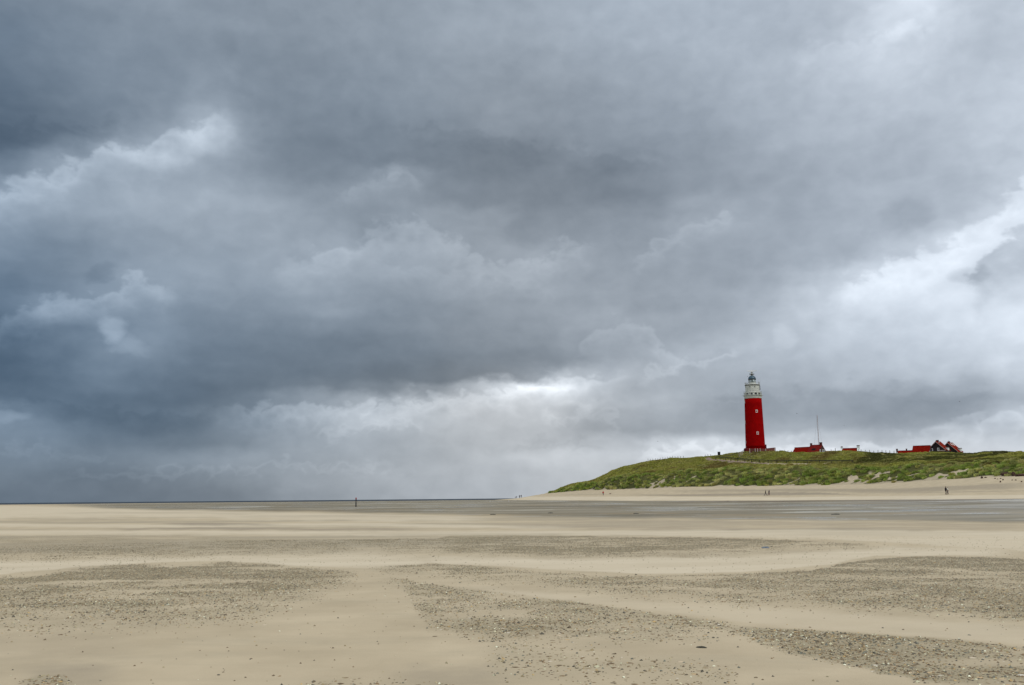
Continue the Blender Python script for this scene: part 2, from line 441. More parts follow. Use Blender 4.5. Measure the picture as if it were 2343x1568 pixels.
# ------------------------------------------------------------------ terrain: control lines, each a list of (px, py, D)
CREST = [(1180,1140.4,640),(1220,1136,620),(1262,1126,580),(1280,1117,575),(1300,1109,570),(1322,1104,560),(1345,1101,550),(1365,1095,540),(1385,1085,530),
 (1400,1076,525),(1430,1066.5,515),(1460,1060,505),(1490,1054,497),(1520,1050,490),(1560,1048,482),(1600,1046,474),(1640,1043,466),
 (1670,1037,458),(1700,1033.5,450),(1725,1033,447),(1775,1033,446),(1790,1031.5,446),(1800,1034,444),(1825,1036,440),(1860,1036,436),(1905,1034,432),(1945,1032,430),(1970,1033,430),
 (2000,1037,428),(2050,1038,427),(2090,1036.5,426),(2130,1036,425),(2200,1036.5,424),(2225,1038,423),(2250,1034,422),(2290,1033,421),(2320,1036,420),(2342,1038,420),(2500,1038,418)]
PATH = [(1180,1140.2,630),(1262,1126.3,570),(1300,1114,556),(1380,1094,510),(1465,1076,482),(1560,1060,468),(1610,1052.5,460),(1640,1050.5,455),(1669,1053.5,448),(1724,1058,436),(1754,1059.5,430),(1814,1060,421),(1923,1061,410),(1980,1061,402),(2156,1055,388),(2342,1052,375),(2500,1052,370)]
TUS = [(1180,1140,620),(1262,1126.6,560),(1300,1117,534),(1380,1103,483),(1465,1092,453),(1709,1082,406),(1980,1075,365),(2156,1067,337),(2342,1062,318),(2500,1060,313)]
FOOT = [(1180,1140,605),(1262,1127.5,552),(1326,1122.5,505),(1380,1120,472),(1465,1118.5,442),(1558,1113.5,420),(1709,1111.5,393),(1767,1111.5,383),(1980,1108,352),(2055,1104,340),(2156,1097,323),(2256,1091,311),(2342,1089,303),(2500,1087,298)]
MID = [(1180,1141,560),(1262,1138,505),(1380,1132.3,432),(1465,1133.5,405),(1709,1136.0,352),(1800,1135.6,340),(1980,1133,305),(2156,1130.6,262),(2342,1128.5,252),(2500,1127,248)]
WET = [(1180,1143.6,500),(1262,1144.3,460),(1380,1145,388),(1465,1145.3,370),(1709,1145,318),(1980,1143.4,272),(2156,1141.5,243),(2342,1140,226),(2500,1139,220)]
LEFTZ = {'WET':(500,.05),'MID':(560,.12),'FOOT':(605,.12),'TUS':(620,.1),'PATH':(630,.1),'CREST':(650,.08)}
def line(lst, key):
    pts = np.array(lst, float); a, t = ray(pts[:,0], pts[:,1]); D = pts[:,2]; z = EYE + D*t
    aL = float(ray(1090, 1140)[0]); D0, z0 = LEFTZ[key]
    a = np.concatenate([[-4, aL], a, [4]]); D = np.concatenate([[D0, D0], D, [D[-1]]]); z = np.concatenate([[z0, z0], z, [z[-1]]])
    o = np.argsort(a); return a[o], D[o], z[o]
LN = [line(WET,'WET'), line(MID,'MID'), line(FOOT,'FOOT'), line(TUS,'TUS'), line(PATH,'PATH'), line(CREST,'CREST')]
A_TIP = float(ray(1180, 1140)[0]); A_HILL = float(ray(1275, 1127)[0])
def ctl(a):
    Ds = [np.zeros_like(a), np.full_like(a, 150.)]; Zs = [np.zeros_like(a), np.zeros_like(a)]
    for (x, D, z) in LN: Ds.append(np.interp(a, x, D)); Zs.append(np.interp(a, x, z))
    hill = sstep(A_TIP, A_HILL + .03, a)
    Dc, Zc = Ds[-1], Zs[-1]
    tc = (Zc - EYE) / Dc
    Ds.append(Dc + 25);  Zs.append(np.where(hill > 0, EYE + (Dc+25)*(tc - .003*hill) - .25*(1-hill), Zc))
    Ds.append(Dc + 190); Zs.append(hill*(EYE + (Dc+190)*(tc - .0042)) + (1-hill)*(-.05))
    Ds.append(np.full_like(a, 1150.)); Zs.append(hill*8 + (1-hill)*(.02))
    Ds.append(np.full_like(a, 1500.)); Zs.append(np.full_like(a, -1.2))
    return Ds, Zs, hill
def gully(x, D, Df): return fnoise(x - .9*(D - Df), D*.10, 3.6, 3, 5)
def terrain(a, D):
    Ds, Zs, hill = ctl(a)
    z = Zs[0].copy()
    for i in range(len(Ds)-1):
        t = np.clip((D - Ds[i]) / (Ds[i+1]-Ds[i]), 0, 1)
        if i in (1, 2, 3): t = .5*t + .5*t*t*(3-2*t)
        z = z + (Zs[i+1]-Zs[i])*t
    x = D*np.sin(a); y = D*np.cos(a)
    z += .018*fnoise(x, y*1.6, 3.5, 3, 3)*sstep(2, 12, D)*(1-sstep(60, 150, D))
    # low sand ridges on the dry upper beach
    upper = sstep(0, 1, (D - Ds[2]) / 25) * (1 - sstep(0, 1, (D - (Ds[4]-12)) / 12)) * sstep(A_TIP-.02, A_TIP+.05, a)
    z += upper * .30*(fnoise(x + y*.3, y*3.2, 42, 3, 21))
    # dune relief
    du = sstep(0, 1, (D - Ds[4]) / 14) * hill
    back = sstep(0, 1, (D - (Ds[7]-14)) / 14)
    gul = gully(x, D, Ds[4])
    belt = 1 - sstep(0, 1, (D - Ds[5]) / 18)
    calm = 1 - .93*np.exp(-((D - Ds[6] + 1.5) / 6.5)**2)*sstep(R(10.5), R(12.5), a)*(1-sstep(R(19.5), R(21), a))
    z += du*(1-back)*calm*(1.5*belt*gul + 1.5*fnoise(x, y*1.3, 19, 3, 8) + .5*fnoise(x, y, 4.5, 2, 9) + (.35+.45*belt)*np.abs(fnoise(x - .5*y, y*.9, 3.0, 2, 12))*1.6)
    z += du*back*.42*fnoise(x, y, 5, 3, 10)
    return z
def ground_at(x, y):
    a = np.array([math.atan2(x, y)]); D = np.array([math.hypot(x, y)])
    return float(terrain(a, D)[0])
def on_ground(px, D, py=1120):
    a = float(ray(px, py)[0]); x, y = D*math.sin(a), D*math.cos(a)
    return Vector((x, y, ground_at(x, y)))

# gravel patches as they lie on the sand: (top edge points, bottom edge points, softness top, softness bottom, amount)
PATCH = [
 ([(-400,1228),(0,1225),(300,1219),(600,1229),(820,1233)], [(-400,1285),(0,1282),(300,1278),(820,1262)], 10, 26, .55),
 ([(760,1233),(900,1232),(1000,1231),(1030,1222),(1150,1223),(1300,1225),(1600,1229),(1900,1240),(2000,1243)], [(760,1240),(900,1255),(1100,1270),(1400,1272),(1700,1266),(2000,1247)], 3, 20, .92),
 ([(-400,1322),(0,1318),(100,1316),(190,1300),(250,1292),(330,1290),(400,1296),(450,1292),(520,1284),(600,1290),(700,1298),(830,1308)], [(-400,1440),(0,1432),(200,1440),(400,1425),(600,1405),(720,1360),(830,1314)], 6, 75, 1.0),
 ([(840,1297),(900,1293),(1000,1290),(1100,1294),(1200,1303),(1300,1311),(1400,1317),(1500,1316),(1700,1312),(1850,1305),(1920,1290),(1990,1277),(2100,1272),(2200,1274),(2342,1277),(2800,1290)],
  [(840,1300),(950,1313),(1100,1328),(1300,1345),(1500,1368),(1700,1388),(1900,1398),(2100,1402),(2342,1428),(2800,1440)], 3, 36, .95),
 ([(860,1317),(900,1320),(950,1328),(1050,1343),(1150,1354),(1250,1368),(1450,1394),(1700,1440)], [(860,1319),(920,1345),(950,1395),(980,1440),(1100,1462),(1300,1470),(1500,1470),(1700,1452)], 5, 34, .78),
 ([(1470,1411),(1550,1406),(1650,1420),(1750,1435),(1850,1438),(2000,1450),(2200,1463),(2342,1480),(2800,1530)], [(1470,1413),(1600,1440),(1700,1462),(1800,1490),(1900,1515),(2000,1537),(2150,1562),(2342,1600),(2800,1700)], 6, 14, 1.15),
 ([(600,1566),(700,1557),(800,1548),(900,1552),(1000,1558),(1080,1572)], [(600,1640),(1080,1640)], 14, 30, .9),
 ([(30,1562),(90,1541),(150,1541),(180,1562)], [(30,1600),(180,1600)], 8, 10, .7),
 ([(1100,1450),(1400,1480),(1700,1520)], [(1100,1540),(1400,1580),(1700,1600)], 30, 40, .26),
]
def gravel_at(px, py):
    g = np.zeros_like(px)
    wob = 7*fnoise(px, py*3, 70, 3, 31)
    for top, bot, st, sb, amt in PATCH:
        t = np.array(top, float); b = np.array(bot, float)
        yt = np.interp(px, t[:,0], t[:,1]) + wob*.35; yb = np.interp(px, b[:,0], b[:,1]) + wob*1.6
        x0, x1 = t[0,0], t[-1,0]
        e = sstep(x0-5, x0+45, px)*(1-sstep(x1-45, x1+5, px))
        g = np.maximum(g, amt*e*sstep(-st*.3, st, py-yt)*sstep(-sb*.4, sb, yb-py))
    return g
NEARWET = [(-400,1150),(0,1154),(150,1158),(250,1164),(500,1170),(800,1173),(1000,1179),(1300,1184),(1600,1188),(2000,1192),(2342,1196),(2800,1202)]
FARWET = [(-400,1156),(0,1153.5),(300,1152),(800,1146.5),(1180,1143.5),(1209,1143.8),(1465,1145.5),(1754,1144.7),(2100,1142),(2342,1140.5),(2800,1138)]
def wet_at(px, py):
    n = np.array(NEARWET, float); f = np.array(FARWET, float)
    wob = fnoise(px, py*0, 160, 3, 41)
    yn = np.interp(px, n[:,0], n[:,1]) + 1.6*wob; yf = np.interp(px, f[:,0], f[:,1]) + .3*wob
    return sstep(-2.5, 6.5, yn-py + 2.2*fnoise(px, py*22, 90, 4, 44))*sstep(-.3, .5, py-yf)*sstep(-50, 330, px)

# darker sand: ridge shade painted on upper beach, thin damp streaks in middle distance
DAMP_SHADE = [([(1440,1131.5),(1560,1131),(1680,1129),(1760,1126),(1880,1127),(1960,1131)], [(1440,1133),(1600,1134.5),(1750,1133),(1880,1131.5),(1960,1131.6)], .5, 1.2, 1.0),
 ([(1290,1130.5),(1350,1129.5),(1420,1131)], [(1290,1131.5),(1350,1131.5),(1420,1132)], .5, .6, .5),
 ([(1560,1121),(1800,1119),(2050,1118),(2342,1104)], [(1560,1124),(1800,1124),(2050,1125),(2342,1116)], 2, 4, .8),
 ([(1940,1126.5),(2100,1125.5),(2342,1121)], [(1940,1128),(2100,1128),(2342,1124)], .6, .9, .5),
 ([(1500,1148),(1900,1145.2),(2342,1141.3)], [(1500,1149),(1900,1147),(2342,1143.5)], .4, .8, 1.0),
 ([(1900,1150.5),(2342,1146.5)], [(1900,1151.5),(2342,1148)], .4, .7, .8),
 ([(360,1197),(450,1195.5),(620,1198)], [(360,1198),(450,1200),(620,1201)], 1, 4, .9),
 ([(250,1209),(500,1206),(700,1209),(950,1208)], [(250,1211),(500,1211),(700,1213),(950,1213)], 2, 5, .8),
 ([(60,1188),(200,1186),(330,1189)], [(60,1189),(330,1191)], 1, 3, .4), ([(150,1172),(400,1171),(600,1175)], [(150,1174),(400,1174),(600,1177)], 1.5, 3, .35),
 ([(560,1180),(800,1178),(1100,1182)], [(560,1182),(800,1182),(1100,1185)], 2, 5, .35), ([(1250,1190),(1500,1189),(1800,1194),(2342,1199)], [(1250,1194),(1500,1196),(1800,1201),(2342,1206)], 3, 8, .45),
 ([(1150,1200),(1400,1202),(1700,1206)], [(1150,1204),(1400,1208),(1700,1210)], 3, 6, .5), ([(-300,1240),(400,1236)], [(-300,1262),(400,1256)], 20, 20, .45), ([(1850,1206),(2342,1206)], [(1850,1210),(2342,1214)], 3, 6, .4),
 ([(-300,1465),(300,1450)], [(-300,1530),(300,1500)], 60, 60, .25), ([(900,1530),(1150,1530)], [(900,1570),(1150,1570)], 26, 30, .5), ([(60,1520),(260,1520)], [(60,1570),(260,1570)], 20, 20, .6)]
PALE = [([(-300,1160),(0,1157),(400,1166),(800,1176),(1100,1182)], [(-300,1192),(0,1184),(400,1182),(800,1190),(1100,1192)], 3, 8, .9),
 ([(-300,1196),(300,1200),(800,1196),(1300,1204)], [(-300,1204),(300,1206),(800,1203),(1300,1209)], 2, 4, .9), ([(-300,1214),(500,1214),(1000,1215),(1400,1214),(1900,1212),(2400,1216)], [(-300,1222),(500,1222),(1000,1224),(1400,1223),(1900,1232),(2400,1262)], 3, 4, .9),
 ([(-300,1288),(100,1285),(500,1272),(850,1270),(1000,1276)], [(-300,1318),(0,1312),(190,1296),(330,1286),(500,1282),(700,1294),(900,1300),(1000,1286)], 10, 3, 1.0),
 ([(950,1272),(1300,1282),(1700,1276),(2000,1256),(2300,1250)], [(950,1286),(1200,1298),(1450,1312),(1700,1308),(1900,1290),(2000,1270),(2300,1270)], 8, 3, 1.0),
 ([(1100,1345),(1500,1376),(1900,1402),(2400,1440)], [(1100,1350),(1500,1396),(1800,1432),(2400,1476)], 12, 6, .5),
 ([(1180,1136),(1500,1136),(1800,1137.5),(2100,1134),(2400,1132)], [(1180,1143),(1500,1145),(1800,1144),(2100,1142),(2400,1139)], 1, 1, 1.0)]
def band_at(px, py, DAMP_SHADE=DAMP_SHADE):
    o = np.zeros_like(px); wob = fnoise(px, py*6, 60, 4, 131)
    for top, bot, sa, sb, amt in DAMP_SHADE:
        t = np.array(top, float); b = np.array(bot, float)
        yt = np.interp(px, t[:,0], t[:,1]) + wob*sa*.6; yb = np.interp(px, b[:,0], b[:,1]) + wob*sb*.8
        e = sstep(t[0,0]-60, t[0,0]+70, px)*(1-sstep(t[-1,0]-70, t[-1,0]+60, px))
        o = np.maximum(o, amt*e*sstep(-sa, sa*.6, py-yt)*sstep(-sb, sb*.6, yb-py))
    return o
# ---- beach sheet (all the sand up to the dune foot) and dune sheet, sharing azimuth columns
fine = np.linspace(R(-31.5), R(31.5), 1000)
cols = np.concatenate([np.linspace(-math.pi, R(-33), 40), fine, np.linspace(R(33), math.pi, 40)])
Dfoot = np.interp(cols, LN[2][0], LN[2][1])
Dend = Dfoot
def grid(n, m_):
    i = np.arange(n-1)[:,None]*m_ + np.arange(m_-1)[None,:]
    return np.stack([i, i+1, i+m_+1, i+m_], -1).reshape(-1, 4)
NR = 900
k = np.arange(NR)/(NR-1)
Dg = 1.5*(Dend[None,:]/1.5)**k[:,None]
Ag = np.broadcast_to(cols, Dg.shape)
Zg = terrain(Ag, Dg)
Xg, Yg = Dg*np.sin(Ag), Dg*np.cos(Ag)
pxg, pyg = proj(Xg, Yg, Zg)
front = (np.abs(Ag) < R(60))
gv = np.where(front, gravel_at(pxg, pyg), .0)*(1-sstep(60, 90, Dg))
side_g = (~front | (np.abs(Ag) > R(33)))*sstep(.1, .5, fnoise(Xg, Yg*2.2, 9, 3, 50))*.8*(1-sstep(50, 90, Dg))
gv = np.where(np.abs(Ag) > R(36), side_g, gv)
gv = gv*np.clip(.70+.9*fnoise(Xg, Yg*1.5, .9, 3, 33)+.75*fnoise(Xg*.9+Yg*.55, Yg*.75-Xg*.3, 2.6, 3, 35), .12, 1.25)
wt = np.where(front, wet_at(pxg, pyg), sstep(70, 90, Dg)*(1-sstep(230, 250, Dg)))
# soft darker streaks where blown sand is thin, in the middle distance
st = sstep(-.1, .5, fnoise(Xg*.25 + Yg*.05, Yg, 4.5, 4, 61)) * sstep(20, 40, Dg)*(1-sstep(90, 200, Dg))
M_terr = {}
def beach_material():
    m_ = bpy.data.materials.new("beach_sand"); m_.use_nodes = True
    g = N(m_.node_tree); b = m_.node_tree.nodes["Principled BSDF"]
    pos = g.new("ShaderNodeTexCoord").outputs["Object"]
    x, y, z = g.sep(pos)
    grav = g.attr("gravel"); wet = g.attr("wet"); thin = g.attr("thin")
    dry = g.mixc(g.mr(g.noise(pos, .5, 5, .6), .35, .65), SAND_A, SAND_B)
    dry = g.mixc(g.math('MULTIPLY', thin, .8), dry, SAND_THIN)
    dry = g.mixc(g.mr(g.noise(g.comb(g.math('MULTIPLY', x, .35), y, z), 1.1, 7, .7, .5), .5, .72, 0, .35), dry, (.30, .262, .185))
    pale = g.math('MULTIPLY', g.attr('pale'), g.mr(g.noise(g.comb(g.math('MULTIPLY', x, .3), y, z), .35, 6, .65), .3, .6, .4, 1)); dry = g.mixc(pale, dry, (.505, .436, .320))
    damp_shade = g.attr('damp_shade'); dry = g.mixc(g.math('MULTIPLY', damp_shade, g.mr(g.noise(pos, 2.2, 5, .6), .3, .7, .6, 1)), dry, (.235, .20, .148))  # one mask for damp streaks and the painted ridge shade
    # sand between the shells is a little greyer and damper
    dry = g.mixc(g.mr(grav, 0, .9, 0, .85), dry, (.262, .225, .148))
    # pebbles / shells as cells
    gl = []
    for sc, thr in ((26, 1.0), (11, .8)):
        v = g.new("ShaderNodeTexVoronoi", feature='F1'); g.set(v.inputs["Vector"], g.vmath('MULTIPLY', pos, (1, 1, .3))); v.inputs["Scale"].default_value = sc
        rc = g.sep(v.outputs["Color"])
        inside = g.mr(v.outputs["Distance"], .28, .42, 1, 0)
        on = g.math('LESS_THAN', rc[0], g.math('MULTIPLY', grav, .62*thr))
        ramp = g.new("ShaderNodeValToRGB"); g.set(ramp.inputs[0], rc[1])
        e = ramp.color_ramp.elements
        e[0].position = 0; e[0].color = (.05, .038, .022, 1); e[1].position = 1; e[1].color = (.62, .58, .5, 1)
        for p_, c_ in ((.3, (.13, .08, .038, 1)), (.55, (.22, .16, .085, 1)), (.78, (.34, .28, .19, 1)), (.9, (.45, .30, .14, 1))):
            q = e.new(p_); q.color = c_
        gl.append((g.math('MULTIPLY', inside, on), ramp.outputs[0]))
    col = dry
    for f, c in gl: col = g.mixc(f, col, c)
    # wet sand: darker, smoother, streaked with standing water and brown scum, streaks run along the beach
    st_v = g.comb(g.math('MULTIPLY', x, .010), g.math('MULTIPLY', y, .024), 0.)
    s1 = g.noise(g.comb(g.math('MULTIPLY', x, .028), g.math('MULTIPLY', y, .03), 3.), 1.7, 8, .66, .5)
    s2 = g.noise(g.vmath('ADD', st_v, (7.3, 2.2, 1)), 2.6, 8, .68, .3)
    s3 = g.noise(g.comb(g.math('MULTIPLY', x, .022), g.math('MULTIPLY', y, .045), 9.), 1.4, 8, .68, .3)
    wcol = g.mixc(g.mr(s2, .42, .56), (.128, .110, .070), (.215, .186, .130))
    wcol = g.mixc(g.mr(s3, .575, .62, 0, .75), wcol, (.24, .175, .09))
    wcol = g.mixc(g.mr(s3, .42, .39, 0, .8), wcol, (.44, .42, .35))
    wcol = g.mixc(g.math('MULTIPLY', damp_shade, .8), wcol, (.115, .085, .055))
    col = g.mixc(wet, col, wcol)
    g.set(b.inputs["Base Color"], col)
    film = g.mr(s1, .56, .60)
    right = g.math('MULTIPLY', g.mr(x, 20, 110), g.mr(y, 260, 130))
    film = g.math('MAXIMUM', film, g.math('MULTIPLY', right, g.mr(s1, .38, .52)))
    film = g.math('MULTIPLY', film, wet)
    g.set(b.inputs["Roughness"], g.mixf(film, g.mixf(wet, .95, .62), .22))
    g.set(b.inputs["Specular IOR Level"], g.mixf(film, g.mixf(wet, .12, .10), .5))
    bn = g.new("ShaderNodeBump"); bn.inputs["Strength"].default_value = .55; bn.inputs["Distance"].default_value = .02
    h = g.math('ADD', g.math('MULTIPLY', g.math('ADD', gl[0][0], gl[1][0]), .7), g.math('MULTIPLY', g.noise(pos, 30, 4, .6), .25))
    h = g.math('MULTIPLY', h, g.mr(wet, 0, .5, 1, 0))
    g.set(bn.inputs["Height"], h); g.set(b.inputs["Normal"], bn.outputs[0])
    return m_
SAND_A, SAND_B, SAND_THIN = (.440, .367, .252), (.368, .304, .205), (.30, .258, .185)
M['beach'] = beach_material()
# outer sand spit left of the dune, same sheet, continued to below the sea level
oc = cols[cols <= A_TIP + .02]; NO = 140
Do = np.interp(oc, LN[2][0], LN[2][1])[None,:] + (1500-np.interp(oc, LN[2][0], LN[2][1]))[None,:]*np.linspace(0, 1, NO)[:,None]
Ao = np.broadcast_to(oc, Do.shape); Zo = terrain(Ao, Do); Zo[:, oc > A_TIP] -= .05; Xo, Yo = Do*np.sin(Ao), Do*np.cos(Ao)
pxo, pyo = proj(Xo, Yo, Zo); wo = np.where(np.abs(Ao) < R(60), wet_at(pxo, pyo), 0)
flat = lambda u_, v_: np.concatenate([u_.ravel(), v_.ravel()])
VB = np.concatenate([np.stack([Xg, Yg, Zg], -1).reshape(-1, 3), np.stack([Xo, Yo, Zo], -1).reshape(-1, 3)])
damp_shade = np.clip(band_at(pxg, pyg), 0, 1)*front; pale = np.clip(band_at(pxg, pyg, PALE), 0, 1)*front
beach = mesh_np("beach", VB, quads=np.concatenate([grid(NR, len(cols)), grid(NO, len(oc)) + Xg.size]), mat=M['beach'],
                attrs={"gravel": flat(gv, Xo*0), "wet": flat(wt, wo), "thin": flat(st, Xo*0), "damp_shade": flat(damp_shade, Xo*0), "pale": flat(pale, Xo*0)})
tag(beach, kind="structure")

hc = cols[cols >= A_TIP - 1e-6]
hc = hc[hc < R(100)]
NH = 520
kk = np.concatenate([np.linspace(0, 1, NH-80), 1 + np.linspace(.01, 1, 80)])
Df = np.interp(hc, LN[2][0], LN[2][1]); Dcr = np.interp(hc, LN[5][0], LN[5][1]) + 12
Dh = np.where(kk[:,None] <= 1, Df[None,:] + (Dcr-Df)[None,:]*kk[:,None], Dcr[None,:] + (1450-Dcr)[None,:]*(kk[:,None]-1)**1.6)
Ah = np.broadcast_to(hc, Dh.shape)
Zh = terrain(Ah, Dh); Xh, Yh = Dh*np.sin(Ah), Dh*np.cos(Ah)

def grass_cover(x, y, a=None, D=None):
    """0..1 how closely grass stands here"""
    if a is None: a = np.arctan2(x, y); D = np.hypot(x, y)
    Ds, Zs, hill = ctl(a)
    s = (D - Ds[4]) / (Ds[5]-Ds[4])                    # 0 at the foot, 1 at the top of the marram belt
    px, py = proj(x, y, terrain(a, D))
    bare = sstep(1500, 2342, px)                       # the belt gets sandier towards the right
    gul = gully(x, D, Ds[4])
    blob = fnoise(x, y, 3.0, 3, 71)
    edge = .0 + .10*fnoise(x, y, 6, 3, 72) + .10*sstep(2170, 2342, px)
    c = sstep(edge, edge+.08, s + .16*gul)
    low = 1 - sstep(.55+.2*bare, 1.0+.2*bare, s)
    t0 = .50 - .30*bare + .22*sstep(2170, 2250, px)
    thin = fnoise(x - .9*(D - Ds[4]), D*.16, 7.5, 2, 15)
    wid = (.035 + .085*bare)*(1 - .6*sstep(2190, 2260, px))*(1.25 - s)
    c = c*(1 - low*sstep(wid, wid*.55, np.abs(thin + .12*blob)))
    c = c*(1 - low*.9*sstep(t0+.16, t0+.26, -gul + .45*blob))
    # the brick path
    pp = path_dist(x, y)
    c = c*(.1+.9*sstep(.8, 3.2, path_dist(x, y, RAIL_W)))
    c = c*sstep(.8, 1.6, pp)
    return c*sstep(1254, 1262, px)
PATH_PX = [(1618,1046,466),(1624,1050.5,459),(1640,1055,452),(1669,1058,445),(1700,1060,438.5),(1724,1060,433.5),(1754,1062.5,427.5)]
PATH_W = []
for (px, py, D) in PATH_PX:
    a = float(ray(px, py)[0]); PATH_W.append((D*math.sin(a), D*math.cos(a)))
PATH_W = np.array(PATH_W)
RAIL_W = []
for q_ in (1640,1650,1662,1675,1690,1706,1722,1740,1760,1780,1802,1825,1850,1878,1905,1930,1955):
    a = float(ray(q_, 1120)[0]); D = float(np.interp(q_, [c[0] for c in PATH], [c[2] for c in PATH])) - 1.6
    RAIL_W.append((D*math.sin(a), D*math.cos(a)))
RAIL_W = np.array(RAIL_W)
def path_dist(x, y, W=None):
    x = np.asarray(x); y = np.asarray(y); d = np.full(x.shape, 1e9)
    W = PATH_W if W is None else W
    for (x0, y0), (x1, y1) in zip(W[:-1], W[1:]):
        t = np.clip(((x-x0)*(x1-x0)+(y-y0)*(y1-y0))/((x1-x0)**2+(y1-y0)**2), 0, 1)
        d = np.minimum(d, np.hypot(x-x0-t*(x1-x0), y-y0-t*(y1-y0)))
    return d
gc = grass_cover(Xh, Yh, Ah, Dh)
def dune_material():
    m_ = bpy.data.materials.new("dune_ground"); m_.use_nodes = True
    g = N(m_.node_tree); b = m_.node_tree.nodes["Principled BSDF"]
    pos = g.new("ShaderNodeTexCoord").outputs["Object"]
    gr = g.attr("grass")
    sand = g.mixc(g.mr(g.noise(pos, .4, 5, .6), .35, .65), (.42, .35, .245), (.36, .30, .21))
    turf = g.mixc(g.mr(g.noise(pos, .25, 6, .65), .38, .62), (.085, .095, .025), (.16, .145, .05))
    turf = g.mixc(g.mr(g.noise(pos, 1.3, 5, .65), .5, .68), turf, (.075, .052, .025))
    turf = g.mixc(g.attr("litter"), turf, (.060, .062, .020))
    g.set(b.inputs["Base Color"], g.mixc(g.mr(gr, .3, .7), sand, turf))
    b.inputs["Roughness"].default_value = .95; b.inputs["Specular IOR Level"].default_value = .1
    bn = g.new("ShaderNodeBump"); bn.inputs["Distance"].default_value = .25
    g.set(bn.inputs["Height"], g.noise(pos, 1.6, 6, .65)); g.set(b.inputs["Normal"], bn.outputs[0])
    return m_
M['dune'] = dune_material()
dune = mesh_np("dune_hill", np.stack([Xh, Yh, Zh], -1).reshape(-1, 3), quads=grid(len(kk), len(hc)), mat=M['dune'], attrs={"grass": gc, "litter": np.clip(1.25-(Dh-ctl(Ah)[0][4])/(ctl(Ah)[0][5]-ctl(Ah)[0][4])*.7, 0, 1)})
tag(dune, kind="structure")

# ---- sea
def sea():
    m_ = bpy.data.materials.new("sea_water"); m_.use_nodes = True
    g = N(m_.node_tree); b = m_.node_tree.nodes["Principled BSDF"]
    pos = g.new("ShaderNodeTexCoord").outputs["Object"]
    x, y, z = g.sep(pos)
    n = g.noise(g.comb(g.math('MULTIPLY', x, .02), g.math('MULTIPLY', y, .02)), 1.0, 6, .6)
    c = g.mixc(g.mr(n, .4, .6), (.022, .032, .046), (.045, .058, .070))
    foam = g.noise(g.comb(g.math('MULTIPLY', x, .004), g.math('MULTIPLY', y, .02)), 3.0, 5, .65)
    c = g.mixc(g.mr(foam, .63, .67, 0, .6), c, (.35, .37, .38))
    g.set(b.inputs["Base Color"], c)
    b.inputs["Roughness"].default_value = .7; b.inputs["Specular IOR Level"].default_value = .06
    a = np.linspace(-math.pi, math.pi, 240); D = np.concatenate([[640], np.geomspace(900, 70000, 90)])
    Dm, Am = np.meshgrid(D, a, indexing='ij')
    ob = mesh_np("sea", np.stack([Dm*np.sin(Am), Dm*np.cos(Am), np.full_like(Dm, -.42)], -1).reshape(-1, 3), quads=grid(len(D), len(a)), mat=m_)
    tag(ob, kind="structure")
sea()

# ---- brick path up the dune
def path():
    V = []; n = 60
    tt = np.linspace(0, len(PATH_W)-1, n)
    cx = np.interp(tt, np.arange(len(PATH_W)), PATH_W[:,0]); cy = np.interp(tt, np.arange(len(PATH_W)), PATH_W[:,1])
    tx = np.gradient(cx); ty = np.gradient(cy); L = np.hypot(tx, ty); nx, ny = -ty/L, tx/L
    for o in np.linspace(-.9, .9, 5):
        X = cx + nx*o; Y = cy + ny*o
        V.append(np.stack([X, Y, terrain(np.arctan2(X, Y), np.hypot(X, Y)) + .14], -1))
    V = np.array(V)
    o = mesh_np("path", V.reshape(-1, 3), quads=grid(5, n), mat=mat("clinker_paving", (.185, .13, .10), .9, .3, 1.5))
    tag(o, kind="structure")
path()
